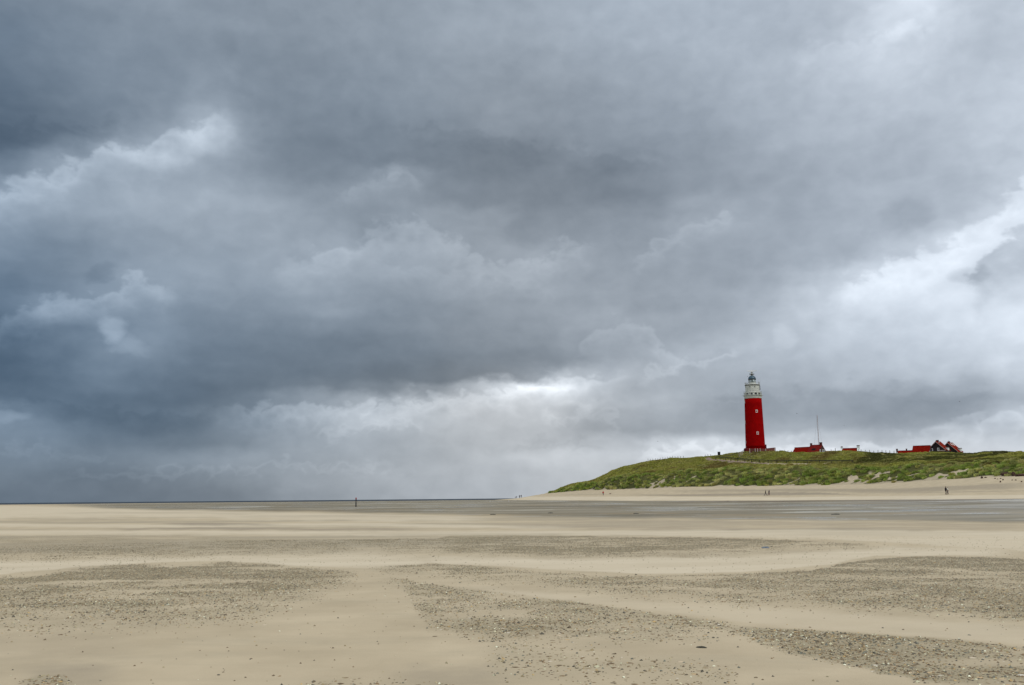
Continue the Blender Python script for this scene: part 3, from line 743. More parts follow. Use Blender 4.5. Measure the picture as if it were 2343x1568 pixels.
# ------------------------------------------------------------------ grass on the dune (uncountable: one object)
def grass():
    def scatter(n, s_lo, s_hi):
        a = RNG.uniform(A_TIP, R(33), n)
        Ds, Zs, hill = ctl(a)
        D0 = Ds[4] + (Ds[5]-Ds[4])*s_lo; D1 = np.minimum(Ds[4] + (Ds[5]-Ds[4])*s_hi, Ds[7] + 8)
        D = D0 + (D1-D0)*RNG.uniform(0, 1, n)
        k_ = (RNG.uniform(0, 1, n) < (D1-D0)/170*D/560) & (D1 > D0)
        a, D = a[k_], D[k_]; x, y = D*np.sin(a), D*np.cos(a)
        k_ = RNG.uniform(0, 1, len(a)) < grass_cover(x, y, a, D)
        return a[k_], D[k_], x[k_], y[k_]
    w_ = lambda v: v[:, None]
    green = np.array([.28, .37, .075]); straw = np.array([.66, .61, .27]); olive = np.array([.42, .375, .085])
    brown = np.array([.22, .14, .055]); dark = np.array([.075, .085, .024]); gold = np.array([.45, .32, .09])
    parts = []
    #        how many, where, radius, height, blades
    for n, lo, hi, r0, r1, h0, h1, nb, kind in ((24000, 0, 1.7, .7, 1.35, .6, 1.25, 105, 0), (95000, 1.2, 11, .5, 1.0, .26, .58, 28, 1)):
        a, D, x, y = scatter(n, lo, hi); nc = len(a)
        Ds, Zs, hill = ctl(a); s = (D - Ds[4]) / (Ds[5]-Ds[4])
        z = terrain(a, D); r = RNG.uniform(r0, r1, nc); h = RNG.uniform(h0, h1, nc)
        gul = gully(x, D, Ds[4])
        if kind == 0: h *= (1 - .45*sstep(1.0, 1.6, s))*(1+.25*gul); r *= 1.1
        z1 = fnoise(x, y, 22, 4, 81); z2 = fnoise(x, y, 5, 3, 82); z3 = fnoise(x, y*1.5, 13, 3, 83); px, py = proj(x, y, z)
        c = green + (straw-green)*w_(sstep(-.3, .6, z2*.6 + .4*z1 + .35*gul*(kind == 0) + RNG.uniform(-.3, .3, nc)))*.85
        c = c + (gold-c)*w_(sstep(.5, .95, RNG.uniform(0, 1, nc)))*.35
        if kind == 1:
            c = c + (olive-c)*.6
            c = c + (brown-c)*w_(sstep(.12, .5, z3 + .3*z2))*.7
            heath = sstep(-.05, .22, z1*.8 + .6*z3 - .12 + .15*sstep(2100, 2300, px))*sstep(1840, 1960, px)*sstep(1066, 1054, py)
            c = c + (dark-c)*w_(heath)*.85
        c = c*w_(RNG.uniform(.7, 1.25, nc))
        m_ = nc*nb; X, Y, Z, Rr, H = (np.repeat(v, nb) for v in (x, y, z, r, h)); C = np.repeat(c, nb, 0)*RNG.uniform(.8, 1.2, m_)[:, None]
        th = RNG.uniform(0, 2*np.pi, m_); rr = np.sqrt(RNG.uniform(0, 1, m_))
        bx = X + rr*Rr*.75*np.cos(th); by = Y + rr*Rr*.75*np.sin(th)
        L = H*(1-.35*rr*rr)*RNG.uniform(.7, 1.1, m_); wd = (RNG.uniform(.045, .085, m_) if kind == 0 else RNG.uniform(.05, .10, m_))
        wind = RNG.uniform(.25, .6, m_); dx = (wind + .75*rr*np.cos(th))*L; dy = (-.12 + .75*rr*np.sin(th))*L
        pa = RNG.uniform(0, np.pi, m_); wx, wy = np.cos(pa)*wd, np.sin(pa)*wd*.6
        V = np.empty((m_, 5, 3), np.float32)
        V[:,0] = np.stack([bx-wx, by-wy, Z-.25], -1); V[:,1] = np.stack([bx+wx, by+wy, Z-.25], -1)
        mx, my, mz = bx+dx*.38, by+dy*.38, Z+L*.72
        V[:,2] = np.stack([mx+wx*.8, my+wy*.8, mz], -1); V[:,3] = np.stack([mx-wx*.8, my-wy*.8, mz], -1)
        V[:,4] = np.stack([bx+dx*1.1, by+dy*1.1, Z+L*.80], -1)
        parts.append((V.reshape(-1, 3), np.repeat(C, 5, 0))); print("tussocks", nc)
    V = np.concatenate([p[0] for p in parts]); tint = np.concatenate([p[1] for p in parts])
    b = np.arange(len(V)//5)*5
    q = np.stack([b, b+1, b+2, b+3], -1); t = np.stack([b+3, b+2, b+4], -1)
    m_ = bpy.data.materials.new("marram_blades"); m_.use_nodes = True
    g = N(m_.node_tree); bs = m_.node_tree.nodes["Principled BSDF"]
    g.set(bs.inputs["Base Color"], g.attr("tint", "Color")); bs.inputs["Roughness"].default_value = .7; bs.inputs["Specular IOR Level"].default_value = .1
    tr = g.new("ShaderNodeBsdfTranslucent"); g.set(tr.inputs[0], g.attr("tint", "Color"))
    mx_ = g.new("ShaderNodeMixShader"); mx_.inputs[0].default_value = .4; g.set(mx_.inputs[1], bs.outputs[0]); g.set(mx_.inputs[2], tr.outputs[0])
    g.set(m_.node_tree.nodes["Material Output"].inputs[0], mx_.outputs[0])
    o = mesh_np("marram_grass", V, quads=q, tris=t, mat=m_, smooth=False, colattr=tint)
    tag(o, "windblown green and straw coloured marram grass covering the dune", "grass", kind="stuff")
grass()

# ------------------------------------------------------------------ shells and shell grit lying on the near sand
def shells():
    n = 900000
    a = RNG.uniform(R(-33), R(33), n)
    D = np.sqrt(RNG.uniform(7.0**2, 44.0**2, n))
    x, y = D*np.sin(a), D*np.cos(a)
    px, py = proj(x, y, np.zeros(n))
    g = gravel_at(px, py)
    g = g*np.clip(.72+.9*fnoise(x, y*1.5, .9, 3, 33)+.75*fnoise(x*.9+y*.55, y*.75-x*.3, 2.6, 3, 35), .04, 1.3)
    cl = sstep(.05, .45, fnoise(x, y, .35, 2, 34))
    prob = g*(.45+.55*cl)*(1-sstep(26, 44, D)*.6)*.85 + .006
    k_ = RNG.uniform(0, 1, n) < prob
    a, D, x, y = a[k_], D[k_], x[k_], y[k_]; n = len(a)
    z = terrain(a, D)
    s = .008 + .014*RNG.uniform(0, 1, n)**2.2
    big = RNG.uniform(0, 1, n) < .02; s[big] *= 1.7
    s *= 1 + .25*sstep(15, 40, D)
    th = RNG.uniform(0, 2*np.pi, n); el = RNG.uniform(.45, 1, n)
    m_ = 6
    V = np.empty((n, m_+1, 3), np.float32)
    for i in range(m_):
        t = 2*np.pi*i/m_; r = s*RNG.uniform(.8, 1.2, n)
        lx, ly = r*np.cos(t), r*np.sin(t)*el
        V[:,i,0] = x + lx*np.cos(th) - ly*np.sin(th); V[:,i,1] = y + lx*np.sin(th) + ly*np.cos(th)
        V[:,i,2] = z + s*RNG.uniform(-.25, .35, n)
    V[:,m_,0] = x + s*.2*np.cos(th); V[:,m_,1] = y + s*.2*np.sin(th); V[:,m_,2] = z + s*RNG.uniform(.5, .95, n)
    b = np.arange(n)*(m_+1)
    tr = np.concatenate([np.stack([b+i, b+(i+1) % m_, b+m_], -1) for i in range(m_)])
    pal = np.array([[.035,.028,.018],[.10,.060,.028],[.17,.095,.040],[.24,.17,.09],[.33,.26,.16],[.10,.10,.085],[.42,.26,.11],[.55,.49,.36],[.74,.70,.58]])
    pr = np.array([.16,.19,.17,.15,.10,.10,.06,.05,.018])
    ci = RNG.choice(len(pal), n, p=pr/pr.sum())
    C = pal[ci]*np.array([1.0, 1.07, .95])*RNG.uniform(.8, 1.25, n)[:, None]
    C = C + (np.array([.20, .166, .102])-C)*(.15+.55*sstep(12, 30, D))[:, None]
    mm = bpy.data.materials.new("shell_grit"); mm.use_nodes = True
    gg = N(mm.node_tree); bs = mm.node_tree.nodes["Principled BSDF"]
    gg.set(bs.inputs["Base Color"], gg.attr("tint", "Color")); bs.inputs["Roughness"].default_value = .6
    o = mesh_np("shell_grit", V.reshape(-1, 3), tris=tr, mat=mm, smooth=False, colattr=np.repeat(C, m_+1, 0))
    tag(o, "broken shells and pebbles scattered in dark bands over the sand", "shells", kind="stuff")
    print("shells", n)
shells()

# ------------------------------------------------------------------ lighthouse
def lighthouse():
    D = 455.
    base = P(1728.2, 1033.5, D)
    t = thing("lighthouse", "tall red lighthouse with white gallery and lantern top on the dune", "lighthouse", base, -az_of(base))
    b = -2.0
    MB().lathe([(4.56, b), (4.54, .9), (4.50, 1.4), (4.42, 1.6)], 56).build("plinth", M['tower_red'], t, True)
    # shaft, lower, slightly flared
    prof = [(4.42, 1.6), (4.36, 3)] + [(4.36 - (4.36-3.86)*((z-3)/21.3)**.95, z) for z in np.linspace(4, 24.3, 10)]
    MB().lathe(prof, 64).build("tower_shaft", M['tower_red'], t, True)
    c = MB().lathe([(3.90, 24.3), (3.93, 24.6), (3.95, 25.3), (4.05, 25.45), (4.05, 25.7)], 56).build("cornice", M['white'], t, True)
    # gallery deck and parapet, broken by openings
    MB().lathe([(4.15, 25.7), (4.35, 25.78), (4.35, 25.95), (3.2, 25.95)], 56).build("gallery_deck", M['white'], t, True)
    par = MB()
    for i in range(24):
        a0 = 2*math.pi*i/24; solid = i % 2 == 0
        if solid: MB().lathe([(3.84, 25.951), (3.98, 25.951), (3.98, 27.0), (3.84, 27.0), (3.84, 25.951)], 3, a0=a0, a1=a0+2*math.pi/24*.55, caps=False).build("parapet_panel", M['white'], t)
    MB().lathe([(3.80, 27.0), (4.03, 27.0), (4.03, 27.16), (3.80, 27.16), (3.80, 27.0)], 56, caps=False).build("gallery_rim", M['white'], t, True)
    rl = MB()
    for i in range(28):
        a = 2*math.pi*i/28; rl.tube((4.0*math.cos(a), 4.0*math.sin(a), 25.95), (4.0*math.cos(a), 4.0*math.sin(a), 27.85), .035, 4)
    rl.lathe([(3.97, 27.82), (4.03, 27.82), (4.03, 27.90), (3.97, 27.90), (3.97, 27.82)], 56, caps=False)
    rl.build("gallery_railing", M['rail_grey'], t)
    # dark slot room behind the parapet, then the white drum (polygonal)
    MB().lathe([(3.42, 25.95), (3.42, 27.2)], 16).build("watch_room", M['pane'], t)
    pw = MB()
    for i in range(12):
        a0 = 2*math.pi*(i+.1)/12; MB().lathe([(3.40, 25.952), (3.52, 25.952), (3.52, 27.2), (3.40, 27.2), (3.40, 25.952)], 3, a0=a0, a1=a0+2*math.pi/12*.42, caps=False).build("pier", M['white'], t)
    MB().lathe([(3.50, 27.2), (3.50, 27.45), (3.30, 27.5), (3.22, 28.2), (3.22, 31.2), (3.30, 31.3)], 14).build("drum", M['white'], t)
    for z in (28.1, 29.05):
        MB().lathe([(3.22, z), (3.27, z), (3.27, z+.07), (3.22, z+.07)], 14, caps=False).build("string_course", M['rail_grey'], t)
    def win(name, ang, z, wdt, hgt, r, frame=.12, fm='white_fr'):
        f = MB(); f.box(-wdt/2-frame, wdt/2+frame, -.10, .2, -hgt/2-frame, -hgt/2); f.box(-wdt/2-frame, wdt/2+frame, -.10, .2, hgt/2, hgt/2+frame)
        f.box(-wdt/2-frame, -wdt/2, -.10, .2, -hgt/2, hgt/2); f.box(wdt/2, wdt/2+frame, -.10, .2, -hgt/2, hgt/2)
        o = f.build(name, M[fm], t)
        o.location = (r*math.cos(ang), r*math.sin(ang), z); o.rotation_euler = (0, 0, ang + math.pi/2)
        p = MB().box(-wdt/2, wdt/2, -.03, .15, -hgt/2, hgt/2).build("pane", M['pane'], o)
        if hgt > .9: MB().box(-.025, .025, -.05, -.03, -hgt/2, hgt/2).box(-wdt/2, wdt/2, -.055, -.03, .05, .1).build("glazing_bar", M['white_fr'], o)
        return o
    fr = -math.pi/2
    for off in (-.36, .36): win("window", fr + off*.95, 30.3, .38, .55, 3.20, .05, 'white')
    for off in (-1.25, 1.25): win("window", fr + off, 30.3, .38, .55, 3.20, .05, 'white')
    # red shaft windows: two seen face on to the right, four edge on at the left
    for z, dx in ((18.3, 1.35), (8.3, 1.30)):
        r = 4.36 - .5*((z-3)/21.3); win("window", fr + math.asin(dx/r), z, .62, .98, r-.06, .15)
    for z in (22.9, 13.5, 4.4, 1.6+.3):
        r = 4.36 - .5*((max(z,3)-3)/21.3); win("window", fr - 1.33, z, .5, .9, r-.03, .2)
    # upper gallery
    MB().lathe([(3.22, 31.2), (3.42, 31.35), (3.42, 31.62), (2.4, 31.66)], 32).build("upper_deck", M['white'], t, True)
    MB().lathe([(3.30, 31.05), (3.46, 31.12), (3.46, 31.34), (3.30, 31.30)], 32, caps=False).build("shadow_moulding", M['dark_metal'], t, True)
    ur = MB()
    for i in range(22):
        a = 2*math.pi*i/22; ur.tube((3.3*math.cos(a), 3.3*math.sin(a), 31.6), (3.3*math.cos(a), 3.3*math.sin(a), 32.75), .035, 4)
    for z in (32.1, 32.72): ur.lathe([(3.27, z), (3.33, z), (3.33, z+.06), (3.27, z+.06), (3.27, z)], 44, caps=False)
    ur.build("upper_railing", M['rail_grey'], t)
    # small kit on the upper gallery rail
    for bx in ((-3.35, -2.95, -.4, .1, 31.7, 32.6), (2.85, 3.2, -.5, 0, 31.7, 32.9), (-2.6, -2.2, -2.4, -2.0, 31.7, 32.2)): MB().box(*bx).build("equipment_box", M['grey_metal'], t)
    for p_, q_ in (((3.55, 0, 31.6), (3.6, 0, 35.3)), ((2.7, -.6, 31.6), (2.7, -.6, 34.5))): MB().tube(p_, q_, .035, 4).build("whip_antenna", M['grey_metal'], t)
    for p_, q_ in (((-5.0, -.5, 25.85), (-4.1, -.5, 25.85)), ((4.1, -.5, 25.85), (5.0, -.5, 25.85))): MB().tube(p_, q_, .06, 5).build("outrigger", M['grey_metal'], t)
    MB().box(3.30, 3.5, -.6, -.2, 28.6, 30.8).build("downpipe", M['dark_metal'], t)
    # lantern
    MB().lathe([(1.72, 31.66), (1.72, 32.5)], 20).build("lantern_wall", M['white'], t, True)
    MB().lathe([(1.62, 32.5), (1.62, 34.2)], 20).build("lantern_glazing", M['lens'], t, True)
    MB().lathe([(.42, 32.0), (.62, 32.6), (.62, 33.9), (.35, 34.3)], 14).build("lamp_optic", M['optic'], t, True).location = (0, -1.1, 0)
    gb = MB()
    for i in range(14):
        a = 2*math.pi*i/14; gb.tube((1.66*math.cos(a), 1.66*math.sin(a), 32.5), (1.66*math.cos(a), 1.66*math.sin(a), 34.2), .04, 4)
    gb.build("glazing_bars", M['white'], t)
    MB().lathe([(1.70, 34.15), (1.80, 34.2), (1.80, 34.42), (1.70, 34.5)], 28).build("dome_gutter", M['dark_metal'], t, True)
    dm = [(1.72*math.cos(u_)**.9, 34.45+1.95*math.sin(u_)) for u_ in np.linspace(0, 1.35, 9)]
    MB().lathe(dm, 28).build("dome", M['dome'], t, True)
    for i in range(12):
        a = 2*math.pi*i/12; rb = MB()
        for (r0, z0), (r1, z1) in zip(dm[:-1], dm[1:]): rb.tube(((r0+.02)*math.cos(a), (r0+.02)*math.sin(a), z0), ((r1+.02)*math.cos(a), (r1+.02)*math.sin(a), z1), .03, 4)
        rb.build("dome_rib", M['dark_metal'], t)
    MB().lathe([(.55, 36.3), (.42, 36.6), (.42, 37.0)], 14).build("dome_cap", M['white'], t, True)
    for sx in (-1, 1):
        for sy in (-1, 1): MB().tube((1.2*sx, 1.0*sy, 34.7), (.75*sx, .6*sy, 37.05), .05, 4).build("platform_strut", M['rail_grey'], t)
    MB().lathe([(1.15, 37.0), (1.15, 37.12)], 16).build("radar_platform", M['dark_metal'], t)
    pr_ = MB()
    for i in range(10):
        a = 2*math.pi*i/10; pr_.tube((1.1*math.cos(a), 1.1*math.sin(a), 37.1), (1.1*math.cos(a), 1.1*math.sin(a), 37.6), .02, 4)
    pr_.lathe([(1.07, 37.58), (1.13, 37.58), (1.13, 37.63), (1.07, 37.63), (1.07, 37.58)], 20, caps=False)
    pr_.build("platform_railing", M['rail_grey'], t)
    rd = MB().lathe([(.42, 37.12), (.42, 37.75), (.30, 37.9), (.22, 38.5)], 12).build("radar_turntable", M['white'], t, True)
    MB().lathe([(.47, 37.95), (.47, 38.15)], 12).build("gearbox", M['dark_metal'], rd)
    sc = MB(); sc.prism([(-2.35, 38.95), (-.3, 38.62), (.3, 38.62), (2.35, 38.80), (2.35, 38.95), (0, 39.05), (-2.35, 39.10)], -.22, .22)
    sc.build("radar_scanner", M['white_fr'], t)
    MB().box(4.35, 4.95, -.6, .8, b, 3.2).build("side_annex", M['tower_dark'], t)
    e = MB().lathe([(1.3, b), (1.3, 1.35), (.9, 1.65)], 10).build("entrance_porch", M['tower_dark'], t); e.location = (-3.9, -2.6, 0)
    sq = lambda z: z if z <= 25.7 else 25.7 + (z-25.7)*.88
    for ch in t.children:      # true heights of the upper works
        if ch.location.z > 25.7: ch.location.z = sq(ch.location.z)
        else:
            for v in ch.data.vertices: v.co.z = sq(v.co.z)
            for c2 in ch.children:
                for v in c2.data.vertices: v.co.z = sq(v.co.z)
lighthouse()

# curved terrace wall round the foot of the lighthouse
def terrace_wall():
    pts = [(1713.5,1026.2,1034,447.5),(1727,1026.0,1034,446.5),(1740,1026.0,1034,446.5),(1751,1026.4,1034,447),(1762,1025.2,1033.5,449),(1773,1024.2,1033,453)]
    b0 = P(1745, 1034, 449)
    t = thing("terrace_wall", "low red-brown terrace wall with pale posts curving round the lighthouse foot", "wall", b0)
    w_ = MB(); cap = MB()
    W = [(P(px, yt, D)-b0, P(px, yb, D)-b0) for px, yt, yb, D in pts]
    def seg(mb, A, B, z0a, z1a, z0b, z1b, th):
        n_ = Vector((B.y-A.y, -(B.x-A.x), 0)).normalized()*th
        vs = [(A.x-n_.x, A.y-n_.y, z0a), (B.x-n_.x, B.y-n_.y, z0b), (B.x+n_.x, B.y+n_.y, z0b), (A.x+n_.x, A.y+n_.y, z0a)]
        vs += [(A.x-n_.x, A.y-n_.y, z1a), (B.x-n_.x, B.y-n_.y, z1b), (B.x+n_.x, B.y+n_.y, z1b), (A.x+n_.x, A.y+n_.y, z1a)]
        mb.add(vs, [(0,3,2,1),(4,5,6,7),(0,1,5,4),(1,2,6,5),(2,3,7,6),(3,0,4,7)])
    for (A, Ab), (B, Bb) in zip(W[:-1], W[1:]):
        seg(w_, A, B, Ab.z-1.5, A.z, Bb.z-1.5, B.z, .12)
        seg(cap, A, B, A.z+.003, A.z+.13, B.z+.003, B.z+.13, .17)
    w_.build("wall_panel", M['terrace'], t); cap.build("coping", M['tower_dark'], t)
    for px in (1714.5, 1727, 1732.5, 1738.5, 1751, 1771):
        k_ = [p[0] for p in pts]; yt = np.interp(px, k_, [p[1] for p in pts]); yb = np.interp(px, k_, [p[2] for p in pts]); D = np.interp(px, k_, [p[3] for p in pts])
        q = P(px, float(yt), float(D)-.3)-b0; r = P(px, float(yb), float(D)-.3)-b0
        MB().box(-.10, .10, -.08, .08, r.z-q.z-.8, .05).build("wall_post", M['post_w'], t).location = q
terrace_wall()

# ------------------------------------------------------------------ fences
def post_fence(name, label, pts, hts, th, rails, group=None, m_='wood', span=40, sink=.4, cap=None):
    """pts: (px, D) on the ground; rails: heights of wires or rails"""
    W = [on_ground(px, D) for px, D in pts]
    base = W[0].copy(); t = thing(name, label, "fence", base, 0, group)
    for w_, h in zip(W, hts):
        MB().box(-th, th, -th, th, -sink, h).build("fence_post", M[m_], t).location = w_-base
    for rh, rr in rails:
        r_ = MB()
        for (a, ha), (b, hb) in zip(zip(W[:-1], hts[:-1]), zip(W[1:], hts[1:])):
            if (a-b).length > span: continue
            n_ = max(1, int((a-b).length/3)); prev = a
            for i in range(1, n_+1):
                q = a.lerp(b, i/n_)
                if i < n_: q.z = ground_at(q.x, q.y)
                r_.tube(prev-base+Vector((0, 0, rh)), q-base+Vector((0, 0, rh)), rr, 4); prev = q
        if r_.v: r_.build("rail" if rr > .03 else "wire", M[m_ if rr > .03 else 'grey_metal'], t)
    return t
S = 1/1.6533
cD = lambda px: float(np.interp(px, [c[0] for c in CREST], [c[2] for c in CREST]))
fa = [2453.8,2463,2472,2482,2491,2500.6,2510,2519.5,2529,2538,2547.5,2557,2568,2578,2589]
post_fence("wire_fence", "wire fence with grey posts along the dune skyline left of the dark box", [(s*S, cD(s*S)+1) for s in fa],
           [1.5]+[1.0+.25*random.random() for _ in fa[1:]], .075, [(.85, .012), (.5, .012)])
post_fence("wire_fence", "three-post stretch of wire fence just left of the dark box", [(s*S, cD(s*S)) for s in (2671.7,2682,2692.7)], [1.1, 1.15, 1.0], .075, [(.85, .012)])
post_fence("wire_fence", "wire fence posts between the lighthouse mound and the chimneyed brick house", [(s*S, cD(s*S)+2) for s in (2940,2957,2975,2988,3001,3014)], [.8,.85,.9,.9,.9,.9], .07, [(.7, .012)])
post_fence("wire_fence", "long wire fence with grey posts right of the low cottage with white chimneys", [(s*S, cD(s*S)+1) for s in (3250,3266,3282,3297.7,3314,3330,3345.5,3360,3375,3391)],
           [.95,1.25,1.05,1.2,1.1,1.3,1.3,1.2,1.35,1.2], .075, [(.9, .012), (.5, .012)])
post_fence("wire_fence", "two fence posts between the brick house and the low cottage", [(s*S, cD(s*S)+1) for s in (3152,3168)], [1.0, 1.5], .08, [(.8, .012)])
post_fence("handrail", "curved grey handrail climbing the mound from the dark box to the lighthouse",
           [(s*S, d) for s, d in ((2734,455),(2750,453),(2766,452),(2782,451),(2798,450),(2812,449.5),(2822,449.5))], [1.0,1.15,1.2,1.2,1.2,1.2,1.2], .05, [(1.12, .09)], m_='dark_metal')
post_fence("post_group", "three tall pale posts standing left of the lighthouse foot", [(s*S, 447.5) for s in (2801,2808,2813.5)], [2.1,2.1,2.1], .07, [], m_='post_w')
pD = lambda px: float(np.interp(px, [c[0] for c in PATH], [c[2] for c in PATH]))
rp = [(q, pD(q)) for q in (1640,1650,1662,1675,1690,1706,1722,1740,1760,1780,1802,1825,1850,1878,1905,1930,1955)]
post_fence("path_railing", "long dark railing following the brick path across the dune face", rp, [1.35]*len(rp), .09, [(1.3, .2), (.8, .07)], m_='black', span=90)

# ------------------------------------------------------------------ the dark box on the skyline
def dark_box():
    b0 = on_ground(1648, cD(1648)+1); t = thing("notice_box", "black square box on the dune skyline left of the lighthouse", "box", b0, -az_of(b0))
    MB().box(-.64, .64, -.25, .25, .25, 1.75).build("box_body", M['black'], t)
    MB().box(-.70, .70, -.31, .31, 1.753, 1.85).build("box_roof", M['dark_metal'], t)
    for sx in (-.5, .5): MB().box(sx-.06, sx+.06, -.06, .06, -.4, .247).build("leg", M['black'], t)
dark_box()
# ------------------------------------------------------------------ houses
def gable_block(t, x0, x1, wd, zr, ze, zg, wallm, roofm, over=.35, trim=None, name="wall", y0=0):
    """ridge along local x from x0 to x1, width wd in y; ridge height zr, eaves ze, ground zg"""
    h = wd/2
    wl = MB()
    wl.add([(x0, y0-h, zg), (x0, y0+h, zg), (x0, y0+h, ze), (x0, y0, zr-.12), (x0, y0-h, ze), (x1, y0-h, zg), (x1, y0+h, zg), (x1, y0+h, ze), (x1, y0, zr-.12), (x1, y0-h, ze)],
           [(4,3,2,1,0), (5,6,7,8,9), (0,5,9,4), (1,2,7,6)])
    wl.build(name, wallm, t)
    sl = (zr-ze)/h; e = .35; th = .16
    rf = MB()
    for s in (-1, 1):
        A = [(x0-over, y0, zr), (x1+over, y0, zr), (x1+over, y0+s*(h+e), ze-e*sl), (x0-over, y0+s*(h+e), ze-e*sl)]
        Bv = [(x, y, z-th) for x, y, z in A]
        o_ = A+Bv; f = [(0,1,2,3), (7,6,5,4), (0,4,5,1), (1,5,6,2), (2,6,7,3), (3,7,4,0)]
        rf.add(o_, f if s < 0 else [q[::-1] for q in f])
    r_ = rf.build("roof", roofm, t)
    MB().tube((x0-over, y0, zr+.03), (x1+over, y0, zr+.03), .13, 6).build("ridge_tiles", M['roof_d'], r_)
    if trim:
        for xe in trim:
            d = over+.05 if xe == x1 else -(over+.05)
            for s in (-1, 1):
                b_ = MB(); sl_ = sl
                p0 = (y0, zr-.02); p1 = (y0+s*(h+e), ze-e*sl)
                vs = []
                for xx in (xe+d-.04, xe+d+.04):
                    vs += [(xx, p0[0], p0[1]+.05), (xx, p1[0], p1[1]+.05), (xx, p1[0], p1[1]-.33), (xx, p0[0], p0[1]-.38)]
                b_.add(vs, [(0,1,2,3), (7,6,5,4), (0,4,5,1), (1,5,6,2), (2,6,7,3), (3,7,4,0)])
                b_.build("bargeboard", M['trim'], r_)
    return r_
def chimney(roof, x, y, z0, z1, wx, wy, m_=None, cap=True):
    c = MB().box(x-wx/2, x+wx/2, y-wy/2, y+wy/2, z0, z1).build("chimney", m_ or M['chim'], roof)
    if cap: MB().box(x-wx/2-.09, x+wx/2+.09, y-wy/2-.09, y+wy/2+.09, z1+.002, z1+.2).build("chimney_cap", M['brickg'], c)
    return c
def gwin(t, x, y, z, w_, h_, face='-y', frame=.12):
    """window with a real frame and pane; face '-y' side or '+x'/'-x' gable"""
    f = MB(); a, b = w_/2, h_/2
    f.box(-a, a, -.07, .05, b-frame, b).box(-a, a, -.07, .05, -b, -b+frame).box(-a, -a+frame, -.07, .05, -b+frame, b-frame).box(a-frame, a, -.07, .05, -b+frame, b-frame)
    f.box(-.03, .03, -.06, .05, -b+frame, b-frame)
    o = f.build("window", M['white_fr'], t); o.location = (x, y, z)
    o.rotation_euler = (0, 0, {'-y': 0, '+x': math.pi/2, '-x': -math.pi/2}[face])
    MB().box(-a+frame, a-frame, -.03, .04, -b+frame, b-frame).build("pane", M['pane'], o)
    return o
def house_at(px, D, rz_extra, name, label):
    a = float(ray(px, 1033)[0]); loc = Vector((D*math.sin(a), D*math.cos(a), 0)); loc.z = ground_at(loc.x, loc.y)
    t = thing(name, label, "house", loc, -a + rz_extra)
    return t, loc
def zpx(px, py, D, loc): return P(px, py, D).z - loc.z
k56 = 560/2195.6

def house_brick():
    # low wing
    D = 565.; t, loc = house_at(1851, D, R(-30), "brick_house", "red-roofed brick house with two chimneys right of the lighthouse, beside the mast")
    k_ = D/2195.6
    zl = zpx(1835, 1022.6, D, loc); zh = zpx(1866, 1018.2, D, loc)
    gable_block(t, -8.7, .9, 5.6, zl, zl-2.9, -2, M['brickg'], M['roof'], .25)
    r2 = gable_block(t, .9, 8.0, 8.2, zh, zh-3.9, -2, M['brickg'], M['roof_d'], .12)
    chimney(r2, 1.4, 0, zh-1.0, zh+.9, .9, .8); chimney(r2, 7.3, 0, zh-1.2, zh+1.15, 1.2, 1.0)
    MB().box(3.4, 5.4, -3.2, -1.2, zh-3.0, zh-2.0).build("dormer", M['dark_wood'], r2)
    gwin(t, 8.05, -2.4, zh-3.5, 1.2, 1.5, '+x', .2); gwin(t, 8.05, 1.2, zh-3.4, 2.6, 1.3, '+x', .2)
    MB().box(-9.0, -8.9, -.2, .2, zl-.4, zl+.25).build("ridge_finial", M['chim'], t)
house_brick()
def house_white_chimney():
    D = 585.; t, loc = house_at(1946, D, R(-10), "cottage", "low cottage whose red roof shows between two white chimneys")
    zr = zpx(1946, 1025.2, D, loc)
    r_ = gable_block(t, -4.6, 3.9, 6.0, zr, zr-2.6, -2, M['wall_w'], M['roof'], -.02)
    for x in (-4.9, 4.1):
        h = 3.2; g_ = MB(); g_.add([(x-.3, -h, -2), (x-.3, h, -2), (x-.3, h, zr-2.3), (x-.3, 0, zr+.35), (x-.3, -h, zr-2.3), (x+.3, -h, -2), (x+.3, h, -2), (x+.3, h, zr-2.3), (x+.3, 0, zr+.35), (x+.3, -h, zr-2.3)],
             [(4,3,2,1,0), (5,6,7,8,9), (0,5,9,4), (1,2,7,6), (4,9,8,3), (3,8,7,2)]); g_.build("parapet_gable", M['wall_w'], t)
    c1 = MB().box(-5.35, -4.35, -.45, .45, zr-.6, zr+.8).build("chimney", M['wall_w'], t)
    MB().box(-5.45, -4.25, -.55, .55, zr+.803, zr+1.0).add([(-5.4, -.5, zr+1.0), (-4.3, -.5, zr+1.0), (-4.3, .5, zr+1.0), (-5.4, .5, zr+1.0), (-4.85, 0, zr+1.3)], [(0,1,4),(1,2,4),(2,3,4),(3,0,4)]).build("chimney_cap", M['chim'], c1)
    c2 = MB().box(3.5, 4.9, -.5, .5, zr-.6, zr+1.2).build("chimney", M['wall_w'], t)
    MB().box(3.4, 5.0, -.6, .6, zr+1.203, zr+1.55).build("chimney_cap", M['chim'], c2)
house_white_chimney()
def house_far_roof():
    D = 640.; t, loc = house_at(1894, D, R(-6), "outbuilding", "sliver of a low dark-red roof between the brick house and the white-chimneyed cottage")
    zr = zpx(1894, 1031.8, D, loc)
    gable_block(t, -4.6, 4.2, 6, zr, zr-2.4, -2, M['brickg'], M['roof_d'], .2)
house_far_roof()
